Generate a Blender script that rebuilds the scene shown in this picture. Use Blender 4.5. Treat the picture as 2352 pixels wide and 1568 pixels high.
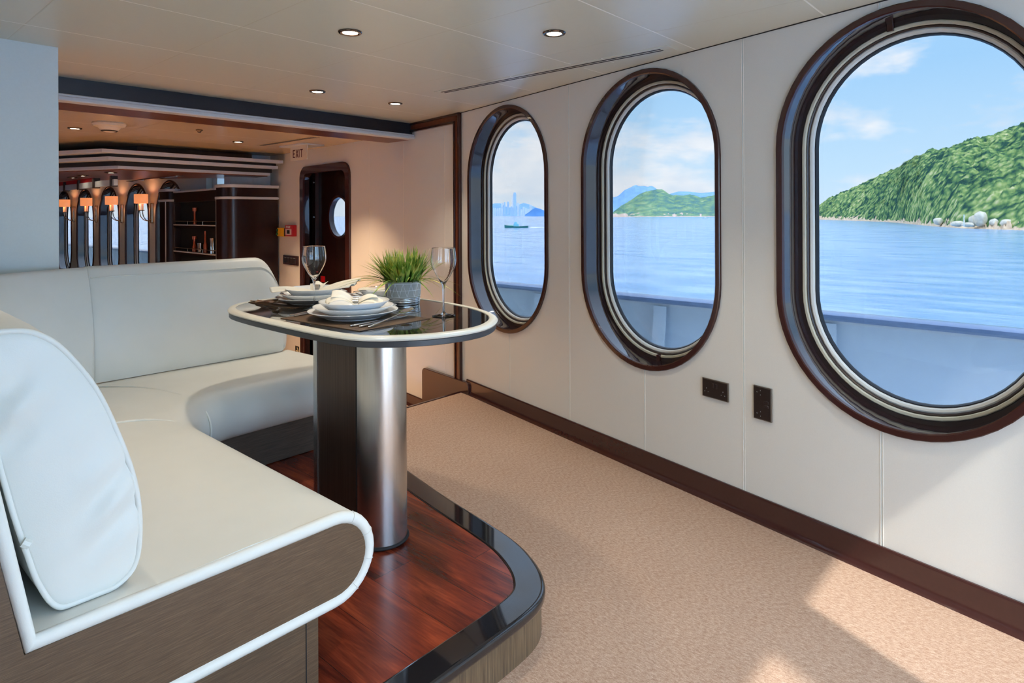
import bpy, math, random
from mathutils import Vector, Matrix, noise
from mathutils.geometry import tessellate_polygon
random.seed(7)
for o in list(bpy.data.objects):
    bpy.data.objects.remove(o)
SC = bpy.context.scene
COL = SC.collection
R = math.radians
PI = math.pi

# ------------------------------------------------------------------ camera
YAW, ROLL, FPX, HORIZ, EYE = R(48.28), R(.25), 1466.0, 494.6, 1.40
cam = bpy.data.cameras.new('camera')
camo = bpy.data.objects.new('camera', cam)
COL.objects.link(camo)
fw = Vector((math.sin(YAW), math.cos(YAW), 0))
rt = Vector((math.cos(YAW), -math.sin(YAW), 0))
up = Vector((0, 0, 1))
c_, s_ = math.cos(ROLL), math.sin(ROLL)
ax, ay = rt * c_ - up * s_, rt * s_ + up * c_
M = Matrix((ax, ay, -fw)).transposed().to_4x4()
M.translation = (0, 0, EYE)
camo.matrix_world = M
cam.sensor_width = 36
cam.lens = FPX / 2352 * 36
cam.shift_y = -(784 - HORIZ) / 2352
cam.clip_start, cam.clip_end = .02, 30000
SC.camera = camo
SC.view_settings.view_transform = 'Standard'
SC.view_settings.look = 'None'
SC.view_settings.gamma = 1
SC.view_settings.use_curve_mapping = False
SC.view_settings.exposure = 0.0
SC.cycles.use_denoising = True
SC.cycles.use_adaptive_sampling = True
SC.cycles.adaptive_threshold = .1
SC.cycles.adaptive_min_samples = 20
SC.cycles.max_bounces = 7
SC.cycles.diffuse_bounces = 3
SC.cycles.glossy_bounces = 3
SC.cycles.transmission_bounces = 6
SC.cycles.transparent_max_bounces = 12
SC.cycles.caustics_reflective = False
SC.cycles.caustics_refractive = False
SC.cycles.sample_clamp_indirect = 6


# ------------------------------------------------------------------ node helpers
class NT:
    def __init__(s, tree):
        s.t = tree; s.n = tree.nodes; s.l = tree.links

    def new(s, typ, **kw):
        nd = s.n.new(typ)
        for k, v in kw.items():
            if k.startswith('_'):
                setattr(nd, k[1:], v)
            else:
                s.put(nd, k, v)
        return nd

    def put(s, nd, k, v):
        i = nd.inputs[int(k[1:])] if (k[0] == 'i' and k[1:].isdigit()) else nd.inputs[k.replace('__', ' ')]
        if isinstance(v, bpy.types.NodeSocket):
            s.l.new(v, i)
        else:
            i.default_value = v

    def math(s, op, a, b=None, c=None, clamp=False):
        nd = s.n.new('ShaderNodeMath'); nd.operation = op; nd.use_clamp = clamp
        for i, v in enumerate((a, b, c)):
            if v is not None:
                s.put(nd, 'i%d' % i, v)
        return nd.outputs[0]

    def mix(s, f, a, b, mode='MIX'):
        nd = s.n.new('ShaderNodeMix'); nd.data_type = 'RGBA'; nd.blend_type = mode
        s.put(nd, 'i0', f); s.put(nd, 'i6', a); s.put(nd, 'i7', b)
        return nd.outputs[2]

    def ramp(s, f, stops, interp='LINEAR'):
        nd = s.n.new('ShaderNodeValToRGB'); cr = nd.color_ramp; cr.interpolation = interp
        while len(cr.elements) > 1:
            cr.elements.remove(cr.elements[0])
        cr.elements[0].position = stops[0][0]; cr.elements[0].color = c4(stops[0][1])
        for p, c in stops[1:]:
            e = cr.elements.new(p); e.color = c4(c)
        s.l.new(f, nd.inputs[0])
        return nd.outputs[0]

    def sep(s, v):
        nd = s.n.new('ShaderNodeSeparateXYZ'); s.l.new(v, nd.inputs[0]); return nd.outputs

    def coords(s, scale=(1, 1, 1), rot=(0, 0, 0), loc=(0, 0, 0), kind='Object'):
        tc = s.n.new('ShaderNodeTexCoord'); mp = s.n.new('ShaderNodeMapping')
        s.l.new(tc.outputs[kind], mp.inputs[0])
        mp.inputs['Scale'].default_value = scale; mp.inputs['Rotation'].default_value = rot
        mp.inputs['Location'].default_value = loc
        return mp.outputs[0]

    def noise(s, vec, scale, detail=3, rough=.5, dist=0):
        nd = s.n.new('ShaderNodeTexNoise'); s.l.new(vec, nd.inputs['Vector'])
        nd.inputs['Scale'].default_value = scale; nd.inputs['Detail'].default_value = detail
        nd.inputs['Roughness'].default_value = rough; nd.inputs['Distortion'].default_value = dist
        return nd.outputs[0]

    def bump(s, h, strength=.3, dist=.01, normal=None):
        nd = s.n.new('ShaderNodeBump'); s.l.new(h, nd.inputs['Height'])
        nd.inputs['Strength'].default_value = strength; nd.inputs['Distance'].default_value = dist
        if normal:
            s.l.new(normal, nd.inputs['Normal'])
        return nd.outputs[0]


def c4(c):
    return (c[0], c[1], c[2], 1) if len(c) == 3 else c


def rgb(r, g, b):
    f = lambda v: (v / 255 / 12.92) if v / 255 <= .04045 else ((v / 255 + .055) / 1.055) ** 2.4
    return (f(r), f(g), f(b), 1)


def base_mat(name):
    m = bpy.data.materials.new(name); m.use_nodes = True
    nt = NT(m.node_tree)
    p = m.node_tree.nodes['Principled BSDF']
    return m, nt, p


def simple(name, col, rough=.5, metal=0, spec=.5, nscale=60, nstr=.03, vary=.04, coat=0, **kw):
    m, nt, p = base_mat(name)
    v = nt.coords()
    n = nt.noise(v, nscale, 3)
    lo = tuple(x * (1 - vary) for x in col[:3]); hi = tuple(min(1, x * (1 + vary)) for x in col[:3])
    nt.l.new(nt.ramp(n, [(.3, lo), (.7, hi)]), p.inputs['Base Color'])
    p.inputs['Roughness'].default_value = rough; p.inputs['Metallic'].default_value = metal
    p.inputs['Specular IOR Level'].default_value = spec
    if nstr:
        nt.l.new(nt.bump(n, nstr, .002), p.inputs['Normal'])
    if coat:
        p.inputs['Coat Weight'].default_value = coat; p.inputs['Coat Roughness'].default_value = .04
    for k, vv in kw.items():
        p.inputs[k.replace('__', ' ')].default_value = vv
    return m


# ------------------------------------------------------------------ world: sky with clouds
EXPO = .92
SC.view_settings.exposure = EXPO
GLASS_T = .15          # light that passes the tinted window glass
w = bpy.data.worlds.new('sky'); SC.world = w; w.use_nodes = True
nt = NT(w.node_tree)
bg = w.node_tree.nodes['Background']
tc = nt.new('ShaderNodeTexCoord')
dx, dy, dz = nt.sep(tc.outputs['Generated'])[:3]
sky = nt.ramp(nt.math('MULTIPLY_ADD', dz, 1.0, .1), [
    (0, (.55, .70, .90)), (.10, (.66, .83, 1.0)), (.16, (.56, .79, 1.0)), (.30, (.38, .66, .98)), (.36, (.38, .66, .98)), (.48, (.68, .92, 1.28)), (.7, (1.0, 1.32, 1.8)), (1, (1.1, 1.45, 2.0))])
mp = nt.new('ShaderNodeMapping', Vector=tc.outputs['Generated'], Scale=(1, 1, 2.6), Location=(.37, .11, 0))
n1 = nt.noise(mp.outputs[0], 6.5, 7, .60)
n2 = nt.noise(mp.outputs[0], 1.6, 2, .5)
north = nt.math('MULTIPLY_ADD', dy, .42, -.12)
low = nt.math('SMOOTH_MAX', nt.math('MULTIPLY_ADD', dz, -1.1, .18), 0, .1)
cm = nt.math('ADD', nt.math('ADD', n1, nt.math('MULTIPLY', n2, .35)), nt.math('ADD', north, low))
mask = nt.math('MULTIPLY_ADD', cm, 5.6, -4.06, clamp=True)
above = nt.math('MULTIPLY_ADD', dz, 14, .5, clamp=True)
mask = nt.math('MULTIPLY', mask, above)
shade = nt.noise(mp.outputs[0], 9, 3, .6)
ccol = nt.ramp(shade, [(.35, (.74, .82, .93)), (.6, (.97, .97, .99))])
col = nt.mix(nt.math('MULTIPLY', mask, .85), sky, ccol)
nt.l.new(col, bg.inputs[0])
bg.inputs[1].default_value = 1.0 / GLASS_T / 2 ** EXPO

# ------------------------------------------------------------------ sun: from astern over the open doors
AZ_T, EL_T = .455, 1.165      # dx/dy and dz/dy of the rays
sd = Vector((AZ_T, 1, -EL_T)).normalized()
sun = bpy.data.lights.new('sun', 'SUN'); sun.energy = 5.0 / 2 ** EXPO; sun.angle = R(.9); sun.color = (1, .97, .92)
suno = bpy.data.objects.new('sun', sun); COL.objects.link(suno)
suno.rotation_euler = sd.to_track_quat('-Z', 'Y').to_euler()

# ------------------------------------------------------------------ materials
MT = {}
MT['wall'] = simple('cream_wall_panel', rgb(227, 225, 215), .42, nscale=260, nstr=.05, vary=.015)
MT['joint'] = simple('wall_joint_white', rgb(235, 230, 216), .35, vary=.01)
MT['greywall'] = simple('pale_grey_wall', rgb(214, 220, 214), .5, nscale=120, vary=.015)
MT['hull'] = simple('white_hull_paint', rgb(238, 244, 250), .4, nscale=14, vary=.02, nstr=.02)
MT['brown'] = simple('dark_brown_lacquer', rgb(62, 32, 28), .22, vary=.06, coat=.3)
MT['reveal'] = simple('gloss_brown_reveal', rgb(44, 30, 32), .05, spec=.9, nscale=7, nstr=.02, vary=.05, coat=1)
MT['darkring'] = simple('dark_plastic_ring', rgb(46, 34, 32), .35)
MT['gasket'] = simple('black_rubber_gasket', rgb(22, 26, 34), .4)
MT['alu'] = simple('pale_aluminium_ring', rgb(216, 216, 208), .3, vary=.02)
MT['beigering'] = simple('beige_blind_track', rgb(205, 200, 178), .4, vary=.02)
MT['beam'] = simple('blue_black_beam', rgb(34, 37, 44), .38, nscale=90, vary=.1)
MT['brownsoffit'] = simple('brown_soffit', rgb(108, 58, 34), .3, nscale=30, vary=.1)
MT['white'] = simple('satin_white_metal', rgb(206, 212, 214), .35, vary=.02)
MT['chrome'] = simple('chrome', (.6, .6, .62), .12, 1, vary=.02, nstr=0)
MT['darkchrome'] = simple('dark_bronze_chrome', (.16, .13, .12), .15, 1, vary=.02, nstr=0)
MT['steel'] = simple('polished_steel', (.78, .77, .75), .13, 1, vary=.02, nstr=0)
MT['plastic'] = simple('cream_plastic', rgb(222, 212, 192), .4, vary=.02)
MT['black'] = simple('black_void', (.008, .008, .009), .6, vary=0, nstr=0)
MT['socket'] = simple('bronze_socket_plate', rgb(52, 42, 38), .35, .3, vary=.04)
MT['socketedge'] = simple('bronze_plate_edge', rgb(120, 110, 98), .3, .6, vary=.04)
MT['hole'] = simple('socket_hole', (.01, .01, .01), .5, nstr=0)
MT['pin'] = simple('socket_contact', (.8, .8, .8), .3, .5, nstr=0)
MT['porcelain'] = simple('white_porcelain', rgb(238, 240, 240), .12, spec=.6, vary=.005, nstr=0)
MT['cloth'] = simple('cream_linen', rgb(240, 232, 214), .85, nscale=500, nstr=.15, vary=.03)
MT['red'] = simple('red_enamel', rgb(190, 22, 34), .35)
MT['yellow'] = simple('yellow_plastic', rgb(236, 178, 20), .4)
MT['green'] = simple('green_button', rgb(30, 100, 50), .4)
MT['darkwood'] = simple('dark_espresso_wood', rgb(40, 20, 16), .3, nscale=24, vary=.2)
MT['brass'] = simple('brushed_bronze', (.50, .42, .34), .25, 1, nstr=0)
MT['slotblack'] = MT['black']
MT['potgrey'] = simple('matte_grey_glaze', rgb(168, 166, 158), .6, vary=.03)
MT['potline'] = simple('white_painted_line', rgb(236, 238, 238), .6, vary=0, nstr=0)
MT['galv'] = simple('galvanised_metal', (.66, .68, .70), .26, .9, nscale=20, vary=.1)
MT['soil'] = simple('dark_soil', rgb(40, 34, 22), .9, nscale=80, nstr=.5, vary=.3)
MT['ropeblack'] = simple('black_cord', rgb(18, 18, 20), .7, nscale=200, nstr=.5)
MT['tabledge'] = simple('dark_slate_edge', rgb(62, 62, 64), .4, vary=.05)
MT['rim'] = simple('cream_bullnose_rim', rgb(232, 230, 216), .25, vary=.01)
MT['copper'] = simple('copper_glass', rgb(190, 95, 60), .2, .4)
MT['hazeblue'] = None


def glass_pane(name, t):
    m = bpy.data.materials.new(name); m.use_nodes = True
    nt = NT(m.node_tree); nt.n.clear()
    out = nt.new('ShaderNodeOutputMaterial')
    tr = nt.new('ShaderNodeBsdfTransparent'); tr.inputs[0].default_value = (t[0], t[1], t[2], 1)
    gl = nt.new('ShaderNodeBsdfGlossy', Roughness=.01); gl.inputs[0].default_value = (.9, .95, 1, 1)
    fr = nt.new('ShaderNodeFresnel', IOR=1.45)
    f = nt.math('MULTIPLY', fr.outputs[0], .16)
    mx = nt.new('ShaderNodeMixShader')
    nt.l.new(f, mx.inputs[0]); nt.l.new(tr.outputs[0], mx.inputs[1]); nt.l.new(gl.outputs[0], mx.inputs[2])
    nt.l.new(mx.outputs[0], out.inputs[0])
    return m


MT['glass'] = glass_pane('tinted_window_glass', (GLASS_T ** .5 * .99, GLASS_T ** .5, GLASS_T ** .5 * 1.005))


def mk_wineglass():
    m, nt, p = base_mat('clear_crystal')
    p.inputs['Base Color'].default_value = (1, 1, 1, 1)
    p.inputs['Transmission Weight'].default_value = 1
    p.inputs['Roughness'].default_value = 0
    p.inputs['IOR'].default_value = 1.47
    n = nt.noise(nt.coords(), 6, 1)
    nt.l.new(nt.bump(n, .01, .001), p.inputs['Normal'])
    return m


MT['crystal'] = mk_wineglass()


def mk_leather():
    m, nt, p = base_mat('white_leather')
    v = nt.coords()
    n = nt.noise(v, 3, 3); f = nt.noise(v, 420, 4, .6)
    nt.l.new(nt.ramp(n, [(.3, rgb(222, 222, 212)), (.7, rgb(230, 229, 220))]), p.inputs['Base Color'])
    p.inputs['Roughness'].default_value = .46
    p.inputs['Specular IOR Level'].default_value = .4
    wv = nt.noise(nt.coords((1, 1, 1)), 9, 2)
    b1 = nt.bump(f, .10, .002)
    nt.l.new(nt.bump(wv, .10, .02, b1), p.inputs['Normal'])
    return m


MT['leather'] = mk_leather()


def mk_carpet():
    m, nt, p = base_mat('beige_loop_carpet')
    v = nt.coords(); v2 = nt.coords((1, .35, 1), (0, 0, R(20)))
    a = nt.noise(v2, 150, 6, .85); b = nt.noise(v, 420, 4, .8); big = nt.noise(v, 2.2, 3)
    s = nt.math('ADD', nt.math('MULTIPLY', a, .6), nt.math('MULTIPLY', b, .4))
    c = nt.ramp(s, [(.36, rgb(150, 114, 92)), (.47, rgb(192, 160, 136)), (.54, rgb(214, 186, 162)), (.66, rgb(244, 228, 208))])
    c = nt.mix(nt.math('MULTIPLY', big, .25), c, rgb(196, 160, 138), 'MULTIPLY')
    nt.l.new(c, p.inputs['Base Color'])
    p.inputs['Roughness'].default_value = .95
    p.inputs['Specular IOR Level'].default_value = .1
    nt.l.new(nt.bump(s, .9, .006), p.inputs['Normal'])
    return m


MT['carpet'] = mk_carpet()


def mk_veneer(name, c0, c1, c2, scale, rough=.4, rot=(0, 0, 0)):
    m, nt, p = base_mat(name)
    v = nt.coords(scale, rot)
    a = nt.noise(v, 1, 6, .65, .3); b = nt.noise(v, 3.1, 4, .6)
    s = nt.math('ADD', nt.math('MULTIPLY', a, .7), nt.math('MULTIPLY', b, .3))
    nt.l.new(nt.ramp(s, [(.34, c0), (.5, c1), (.66, c2)]), p.inputs['Base Color'])
    p.inputs['Roughness'].default_value = rough
    nt.l.new(nt.bump(s, .12, .002), p.inputs['Normal'])
    return m


MT['veneer_end'] = mk_veneer('brown_zebrano_end_panel', rgb(74, 56, 40), rgb(94, 73, 53), rgb(114, 91, 67), (14, 60, 420), .42, (0, R(-4), 0))
MT['veneer_up'] = mk_veneer('brown_upright_veneer', rgb(72, 56, 42), rgb(104, 84, 62), rgb(126, 104, 78), (150, 150, 4), .42)
MT['plinth'] = mk_veneer('dark_grey_brown_plinth', rgb(54, 46, 40), rgb(78, 66, 56), rgb(92, 80, 68), (8, 60, 220), .5)


def mk_cherry():
    m, nt, p = base_mat('cherry_plank_floor')
    tcn = nt.new('ShaderNodeTexCoord')
    x, y, z = nt.sep(tcn.outputs['Object'])[:3]
    W_, L_ = .165, 1.15
    xi = nt.math('FLOOR', nt.math('DIVIDE', x, W_))
    rnd = nt.new('ShaderNodeTexWhiteNoise', _noise_dimensions='1D', W=xi)
    yo = nt.math('ADD', nt.math('DIVIDE', y, L_), nt.math('MULTIPLY', rnd.outputs[0], 3.7))
    yi = nt.math('FLOOR', yo)
    rn2 = nt.new('ShaderNodeTexWhiteNoise', _noise_dimensions='2D', Vector=nt.new('ShaderNodeCombineXYZ', X=xi, Y=yi, Z=0).outputs[0])
    cb = nt.new('ShaderNodeCombineXYZ', X=nt.math('MULTIPLY_ADD', rn2.outputs[0], 7.0, nt.math('MULTIPLY', x, 6.5)),
                Y=nt.math('MULTIPLY', y, 1.15), Z=nt.math('MULTIPLY', rn2.outputs[0], 30)).outputs[0]
    g1 = nt.noise(cb, 1.7, 6, .55, .9)
    cb2 = nt.new('ShaderNodeCombineXYZ', X=nt.math('MULTIPLY', x, 90), Y=nt.math('MULTIPLY', y, 5), Z=0).outputs[0]
    g2 = nt.noise(cb2, 1.6, 4, .6, .6)
    s = nt.math('ADD', nt.math('MULTIPLY', g1, .74), nt.math('MULTIPLY', g2, .26))
    s = nt.math('ADD', s, nt.math('MULTIPLY_ADD', rn2.outputs[0], .07, -.035))
    c = nt.ramp(s, [(.32, rgb(50, 20, 15)), (.44, rgb(92, 36, 23)), (.54, rgb(124, 50, 30)), (.66, rgb(156, 70, 40)), (.78, rgb(176, 88, 50))])
    fx = nt.math('ABSOLUTE', nt.math('SUBTRACT', nt.math('FRACT', nt.math('DIVIDE', x, W_)), .5))
    fy = nt.math('ABSOLUTE', nt.math('SUBTRACT', nt.math('FRACT', yo), .5))
    ln = nt.math('MAXIMUM', nt.math('GREATER_THAN', fx, .5 - .0011 / W_), nt.math('GREATER_THAN', fy, .5 - .0011 / L_))
    c = nt.mix(nt.math('MULTIPLY', ln, .7), c, rgb(36, 14, 12))
    nt.l.new(c, p.inputs['Base Color'])
    p.inputs['Roughness'].default_value = .24
    p.inputs['Specular IOR Level'].default_value = .5
    nt.l.new(nt.bump(g2, .05, .001), p.inputs['Normal'])
    return m


MT['cherry'] = mk_cherry()


def mk_granite():
    m, nt, p = base_mat('black_granite')
    n = nt.noise(nt.coords(), 700, 3, .7)
    nt.l.new(nt.ramp(n, [(.62, (.012, .012, .014)), (.70, (.06, .05, .04)), (.78, (.25, .22, .18))]), p.inputs['Base Color'])
    p.inputs['Roughness'].default_value = .06
    p.inputs['Coat Weight'].default_value = .6
    return m


MT['granite'] = mk_granite()


def mk_tabletop():
    m, nt, p = base_mat('dark_glass_tabletop')
    n = nt.noise(nt.coords(), 90, 3)
    nt.l.new(nt.ramp(n, [(.3, (.016, .013, .011)), (.7, (.022, .018, .015))]), p.inputs['Base Color'])
    p.inputs['Roughness'].default_value = .035
    p.inputs['Specular IOR Level'].default_value = .8
    p.inputs['Coat Weight'].default_value = .5
    return m


MT['tabletop'] = mk_tabletop()


def mk_ceiling(name, x0, px, y0, py, col, rough, linec):
    m, nt, p = base_mat(name)
    tcn = nt.new('ShaderNodeTexCoord')
    x, y, z = nt.sep(tcn.outputs['Object'])[:3]
    fx = nt.math('ABSOLUTE', nt.math('SUBTRACT', nt.math('FRACT', nt.math('DIVIDE', nt.math('SUBTRACT', x, x0 - px / 2), px)), .5))
    fy = nt.math('ABSOLUTE', nt.math('SUBTRACT', nt.math('FRACT', nt.math('DIVIDE', nt.math('SUBTRACT', y, y0 - py / 2), py)), .5))
    lx = nt.math('LESS_THAN', fx, .0016 / px)
    ly = nt.math('LESS_THAN', fy, .0038 / py)
    n = nt.noise(nt.coords(), 40, 2)
    c = nt.ramp(n, [(.3, tuple(k * .985 for k in col[:3])), (.7, col)])
    c = nt.mix(nt.math('MULTIPLY', lx, .45), c, rgb(190, 180, 152))
    c = nt.mix(nt.math('MULTIPLY', ly, .8), c, linec)
    nt.l.new(c, p.inputs['Base Color'])
    p.inputs['Roughness'].default_value = rough
    p.inputs['Specular IOR Level'].default_value = .5
    h = nt.math('MAXIMUM', nt.math('SUBTRACT', 1, nt.math('MULTIPLY', fx, px / .006), clamp=True),
                nt.math('SUBTRACT', 1, nt.math('MULTIPLY', fy, py / .006), clamp=True))
    wav = nt.noise(nt.coords((1, 1, 1)), 1.3, 1)
    nt.l.new(nt.bump(nt.math('SUBTRACT', nt.math('MULTIPLY', wav, .5), h), .25, .004), p.inputs['Normal'])
    return m


MT['ceiling'] = mk_ceiling('ceiling_panels', .651, .6424, 2.7207, .643, rgb(212, 212, 196), .33, rgb(255, 254, 246))
MT['farceiling'] = mk_ceiling('far_ceiling_panels', .651, .6424, 5.30, .643, rgb(208, 186, 150), .22, rgb(240, 225, 190))


def mk_brushed():
    m, nt, p = base_mat('brushed_stainless')
    n = nt.noise(nt.coords((500, 500, 3)), 1, 4, .7)
    nt.l.new(nt.ramp(n, [(.3, (.50, .49, .475)), (.7, (.60, .59, .575))]), p.inputs['Base Color'])
    p.inputs['Metallic'].default_value = 1
    p.inputs['Roughness'].default_value = .27
    nt.l.new(nt.bump(n, .10, .0008), p.inputs['Normal'])
    return m


MT['brushed'] = mk_brushed()
MT['pedflat'] = mk_veneer('bronzed_flat_panel', rgb(58, 42, 34), rgb(78, 60, 50), rgb(94, 76, 64), (300, 300, 2), .3)
MT['pedflat'].node_tree.nodes['Principled BSDF'].inputs['Metallic'].default_value = .55


def mk_placemat():
    m, nt, p = base_mat('woven_bronze_placemat')
    tcn = nt.new('ShaderNodeTexCoord')
    x, y, z = nt.sep(tcn.outputs['Object'])[:3]
    P = 1 / .0058
    sx = nt.math('SINE', nt.math('MULTIPLY', x, P * PI)); sy = nt.math('SINE', nt.math('MULTIPLY', y, P * PI))
    h = nt.math('ABSOLUTE', nt.math('MULTIPLY', sx, sy))
    c = nt.ramp(h, [(.12, rgb(14, 10, 8)), (.35, rgb(84, 62, 44)), (.8, rgb(150, 118, 84))])
    nt.l.new(c, p.inputs['Base Color'])
    p.inputs['Roughness'].default_value = .45
    p.inputs['Metallic'].default_value = .25
    nt.l.new(nt.bump(h, .8, .002), p.inputs['Normal'])
    return m


MT['placemat'] = mk_placemat()


def mk_emit(name, col, strength, mixcol=None):
    m, nt, p = base_mat(name)
    p.inputs['Base Color'].default_value = c4(mixcol or col)
    p.inputs['Emission Color'].default_value = c4(col)
    n = nt.noise(nt.coords(), 30, 1)
    nt.l.new(nt.math('MULTIPLY_ADD', n, strength * .1, strength * .95), p.inputs['Emission Strength'])
    return m


MT['lamp'] = mk_emit('lit_lamp', (1, .84, .62), 14)
MT['reflector'] = simple('lamp_reflector', (.9, .78, .62), .25, .6, nstr=0)
MT['shade'] = mk_emit('lit_fabric_shade', (1, .33, .12), .40, rgb(225, 150, 110))
MT['candle'] = mk_emit('candle_sleeve', (1, .5, .25), .12, rgb(250, 200, 160))
MT['grass'] = None


def mk_grass():
    m, nt, p = base_mat('green_grass_blade')
    v = nt.coords()
    n = nt.noise(v, 26, 3)
    oi = nt.noise(v, 9, 2)
    s = nt.math('ADD', nt.math('MULTIPLY', n, .6), nt.math('MULTIPLY', oi, .4))
    nt.l.new(nt.ramp(s, [(.34, rgb(70, 112, 40)), (.48, rgb(128, 162, 62)), (.6, rgb(206, 200, 100))]), p.inputs['Base Color'])
    p.inputs['Roughness'].default_value = .45
    p.inputs['Subsurface Weight'].default_value = 0
    return m


MT['grass'] = mk_grass()


# ------------------------------------------------------------------ mesh builder
def ident(x, y, z):
    return (x, y, z)


class MB:
    def __init__(s, xf=None):
        s.v = []; s.f = []; s.xf = xf or ident

    def add(s, pts):
        i = len(s.v); s.v += [s.xf(*p) for p in pts]; return i

    def box(s, x0, x1, y0, y1, z0, z1):
        i = s.add([(x0, y0, z0), (x1, y0, z0), (x1, y1, z0), (x0, y1, z0), (x0, y0, z1), (x1, y0, z1), (x1, y1, z1), (x0, y1, z1)])
        for q in ((0, 3, 2, 1), (4, 5, 6, 7), (0, 1, 5, 4), (1, 2, 6, 5), (2, 3, 7, 6), (3, 0, 4, 7)):
            s.f.append([i + k for k in q])
        return s

    def prism(s, poly, lo, hi, holes=(), axis='z'):
        """poly in the first two axes, extruded from lo to hi; axis 'y' = (x,z) polygon; axis 'x' = (y,z) polygon"""
        def P(a, b, c):
            return (a, b, c) if axis == 'z' else ((a, c, b) if axis == 'y' else (c, a, b))
        loops = [poly] + list(holes)
        flat = [p for l in loops for p in l]
        tri = tessellate_polygon([[Vector((p[0], p[1], 0)) for p in l] for l in loops])
        a = s.add([P(p[0], p[1], lo) for p in flat]); b = s.add([P(p[0], p[1], hi) for p in flat])
        if holes:
            for t in tri:
                s.f.append([a + k for k in t]); s.f.append([b + k for k in reversed(t)])
        else:
            n = len(poly)
            s.f.append(list(range(a, a + n))); s.f.append(list(range(b + n - 1, b - 1, -1)))
        k = 0
        for l in loops:
            n = len(l)
            for i in range(n):
                j = (i + 1) % n
                s.f.append([a + k + i, a + k + j, b + k + j, b + k + i])
            k += n
        return s

    def loft(s, rings, closed=True, caps=True, loop=False):
        n = len(rings[0]); st = [s.add(r) for r in rings]
        m = len(rings)
        for a in range(m if loop else m - 1):
            b = (a + 1) % m
            for i in range(n if closed else n - 1):
                j = (i + 1) % n
                s.f.append([st[a] + i, st[a] + j, st[b] + j, st[b] + i])
        if caps and closed and not loop:
            s.f.append([st[0] + i for i in range(n - 1, -1, -1)]); s.f.append([st[-1] + i for i in range(n)])
        return s

    def tube(s, pts, r, n=8, closed=False, caps=True, flat=1.0):
        P = [Vector(p) for p in pts]; m = len(P)
        rr = r if isinstance(r, (list, tuple)) else [r] * m
        rings = []; prev = None
        for i in range(m):
            a = P[i - 1] if (i > 0 or closed) else P[i]; b = P[(i + 1) % m] if (i < m - 1 or closed) else P[i]
            t = (b - a).normalized()
            if prev is None:
                ref = Vector((0, 0, 1)) if abs(t.z) < .9 else Vector((1, 0, 0))
                nn = ref.cross(t).normalized()
            else:
                nn = (prev - t * prev.dot(t)).normalized()
            prev = nn
            bb = t.cross(nn)
            rings.append([tuple(P[i] + nn * (math.cos(2 * PI * k / n) * rr[i]) + bb * (math.sin(2 * PI * k / n) * rr[i] * flat)) for k in range(n)])
        return s.loft(rings, True, caps and not closed, loop=closed)

    def lathe(s, prof, n=32, c=(0, 0, 0), caps=False):
        rings = [[(c[0] + r * math.cos(2 * PI * k / n), c[1] + r * math.sin(2 * PI * k / n), c[2] + z) for k in range(n)] for r, z in prof]
        return s.loft(rings, True, caps)

    def grid(s, fn, nu, nv):
        i0 = s.add([fn(a / (nu - 1), b / (nv - 1)) for a in range(nu) for b in range(nv)])
        for a in range(nu - 1):
            for b in range(nv - 1):
                k = i0 + a * nv + b
                s.f.append([k, k + 1, k + nv + 1, k + nv])
        return s

    def build(s, name, mat, parent=None, loc=None, bevel=0, seg=2, smooth=True, angle=38, solid=0, sub=0, rot=None):
        me = bpy.data.meshes.new(name)
        v = s.v
        if loc is not None and parent is None:
            v = [(p[0] - loc[0], p[1] - loc[1], p[2] - loc[2]) for p in v]
        me.from_pydata(v, [], s.f); me.validate(); me.update()
        import bmesh
        bm = bmesh.new(); bm.from_mesh(me)
        bmesh.ops.recalc_face_normals(bm, faces=bm.faces)
        bm.to_mesh(me); bm.free()
        if smooth:
            me.shade_smooth(); me.set_sharp_from_angle(angle=R(angle))
        me.materials.append(mat)
        o = bpy.data.objects.new(name, me); COL.objects.link(o)
        if parent:
            o.parent = parent
        elif loc is not None:
            o.location = loc
        if rot:
            o.rotation_euler = rot
        if solid:
            md = o.modifiers.new('solid', 'SOLIDIFY'); md.thickness = solid; md.offset = 0
        if sub:
            md = o.modifiers.new('sub', 'SUBSURF'); md.levels = sub; md.render_levels = sub
        if bevel:
            md = o.modifiers.new('bevel', 'BEVEL'); md.width = bevel; md.segments = seg; md.limit_method = 'ANGLE'; md.angle_limit = R(40)
            md.harden_normals = False
        return o


def tag(o, label=None, cat=None, group=None, kind=None):
    if label: o['label'] = label
    if cat: o['category'] = cat
    if group: o['group'] = group
    if kind: o['kind'] = kind
    return o


def thing(name, label, cat, loc=(0, 0, 0), rotz=0, group=None, kind=None):
    o = bpy.data.objects.new(name, None); COL.objects.link(o)
    o.empty_display_size = .05
    o.location = loc; o.rotation_euler = (0, 0, rotz)
    return tag(o, label, cat, group, kind)


def struct(name, kind='structure'):
    o = bpy.data.objects.new(name, None); COL.objects.link(o); o['kind'] = kind; return o


def kids(o):
    return list(o.children)


def dup(root, loc=None, rotz=None, label=None, group=None):
    def cp(o, par):
        c = o.copy(); COL.objects.link(c); c.parent = par
        for ch in kids(o):
            cp(ch, c)
        return c
    c = cp(root, None)
    if loc is not None: c.location = loc
    if rotz is not None: c.rotation_euler = (0, 0, rotz)
    if label: c['label'] = label
    if group: c['group'] = group
    return c


class Frame:
    """upright plane through p0 towards p1 in plan: u along, o outward (to the right of the direction), z up"""
    def __init__(s, p0, p1):
        s.p = p0; d = Vector((p1[0] - p0[0], p1[1] - p0[1])); s.L = d.length; d.normalize()
        s.d = d; s.n = Vector((d.y, -d.x)); s.ang = math.atan2(d.y, d.x)

    def __call__(s, u, o, z):
        return (s.p[0] + s.d.x * u + s.n.x * o, s.p[1] + s.d.y * u + s.n.y * o, z)


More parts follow.
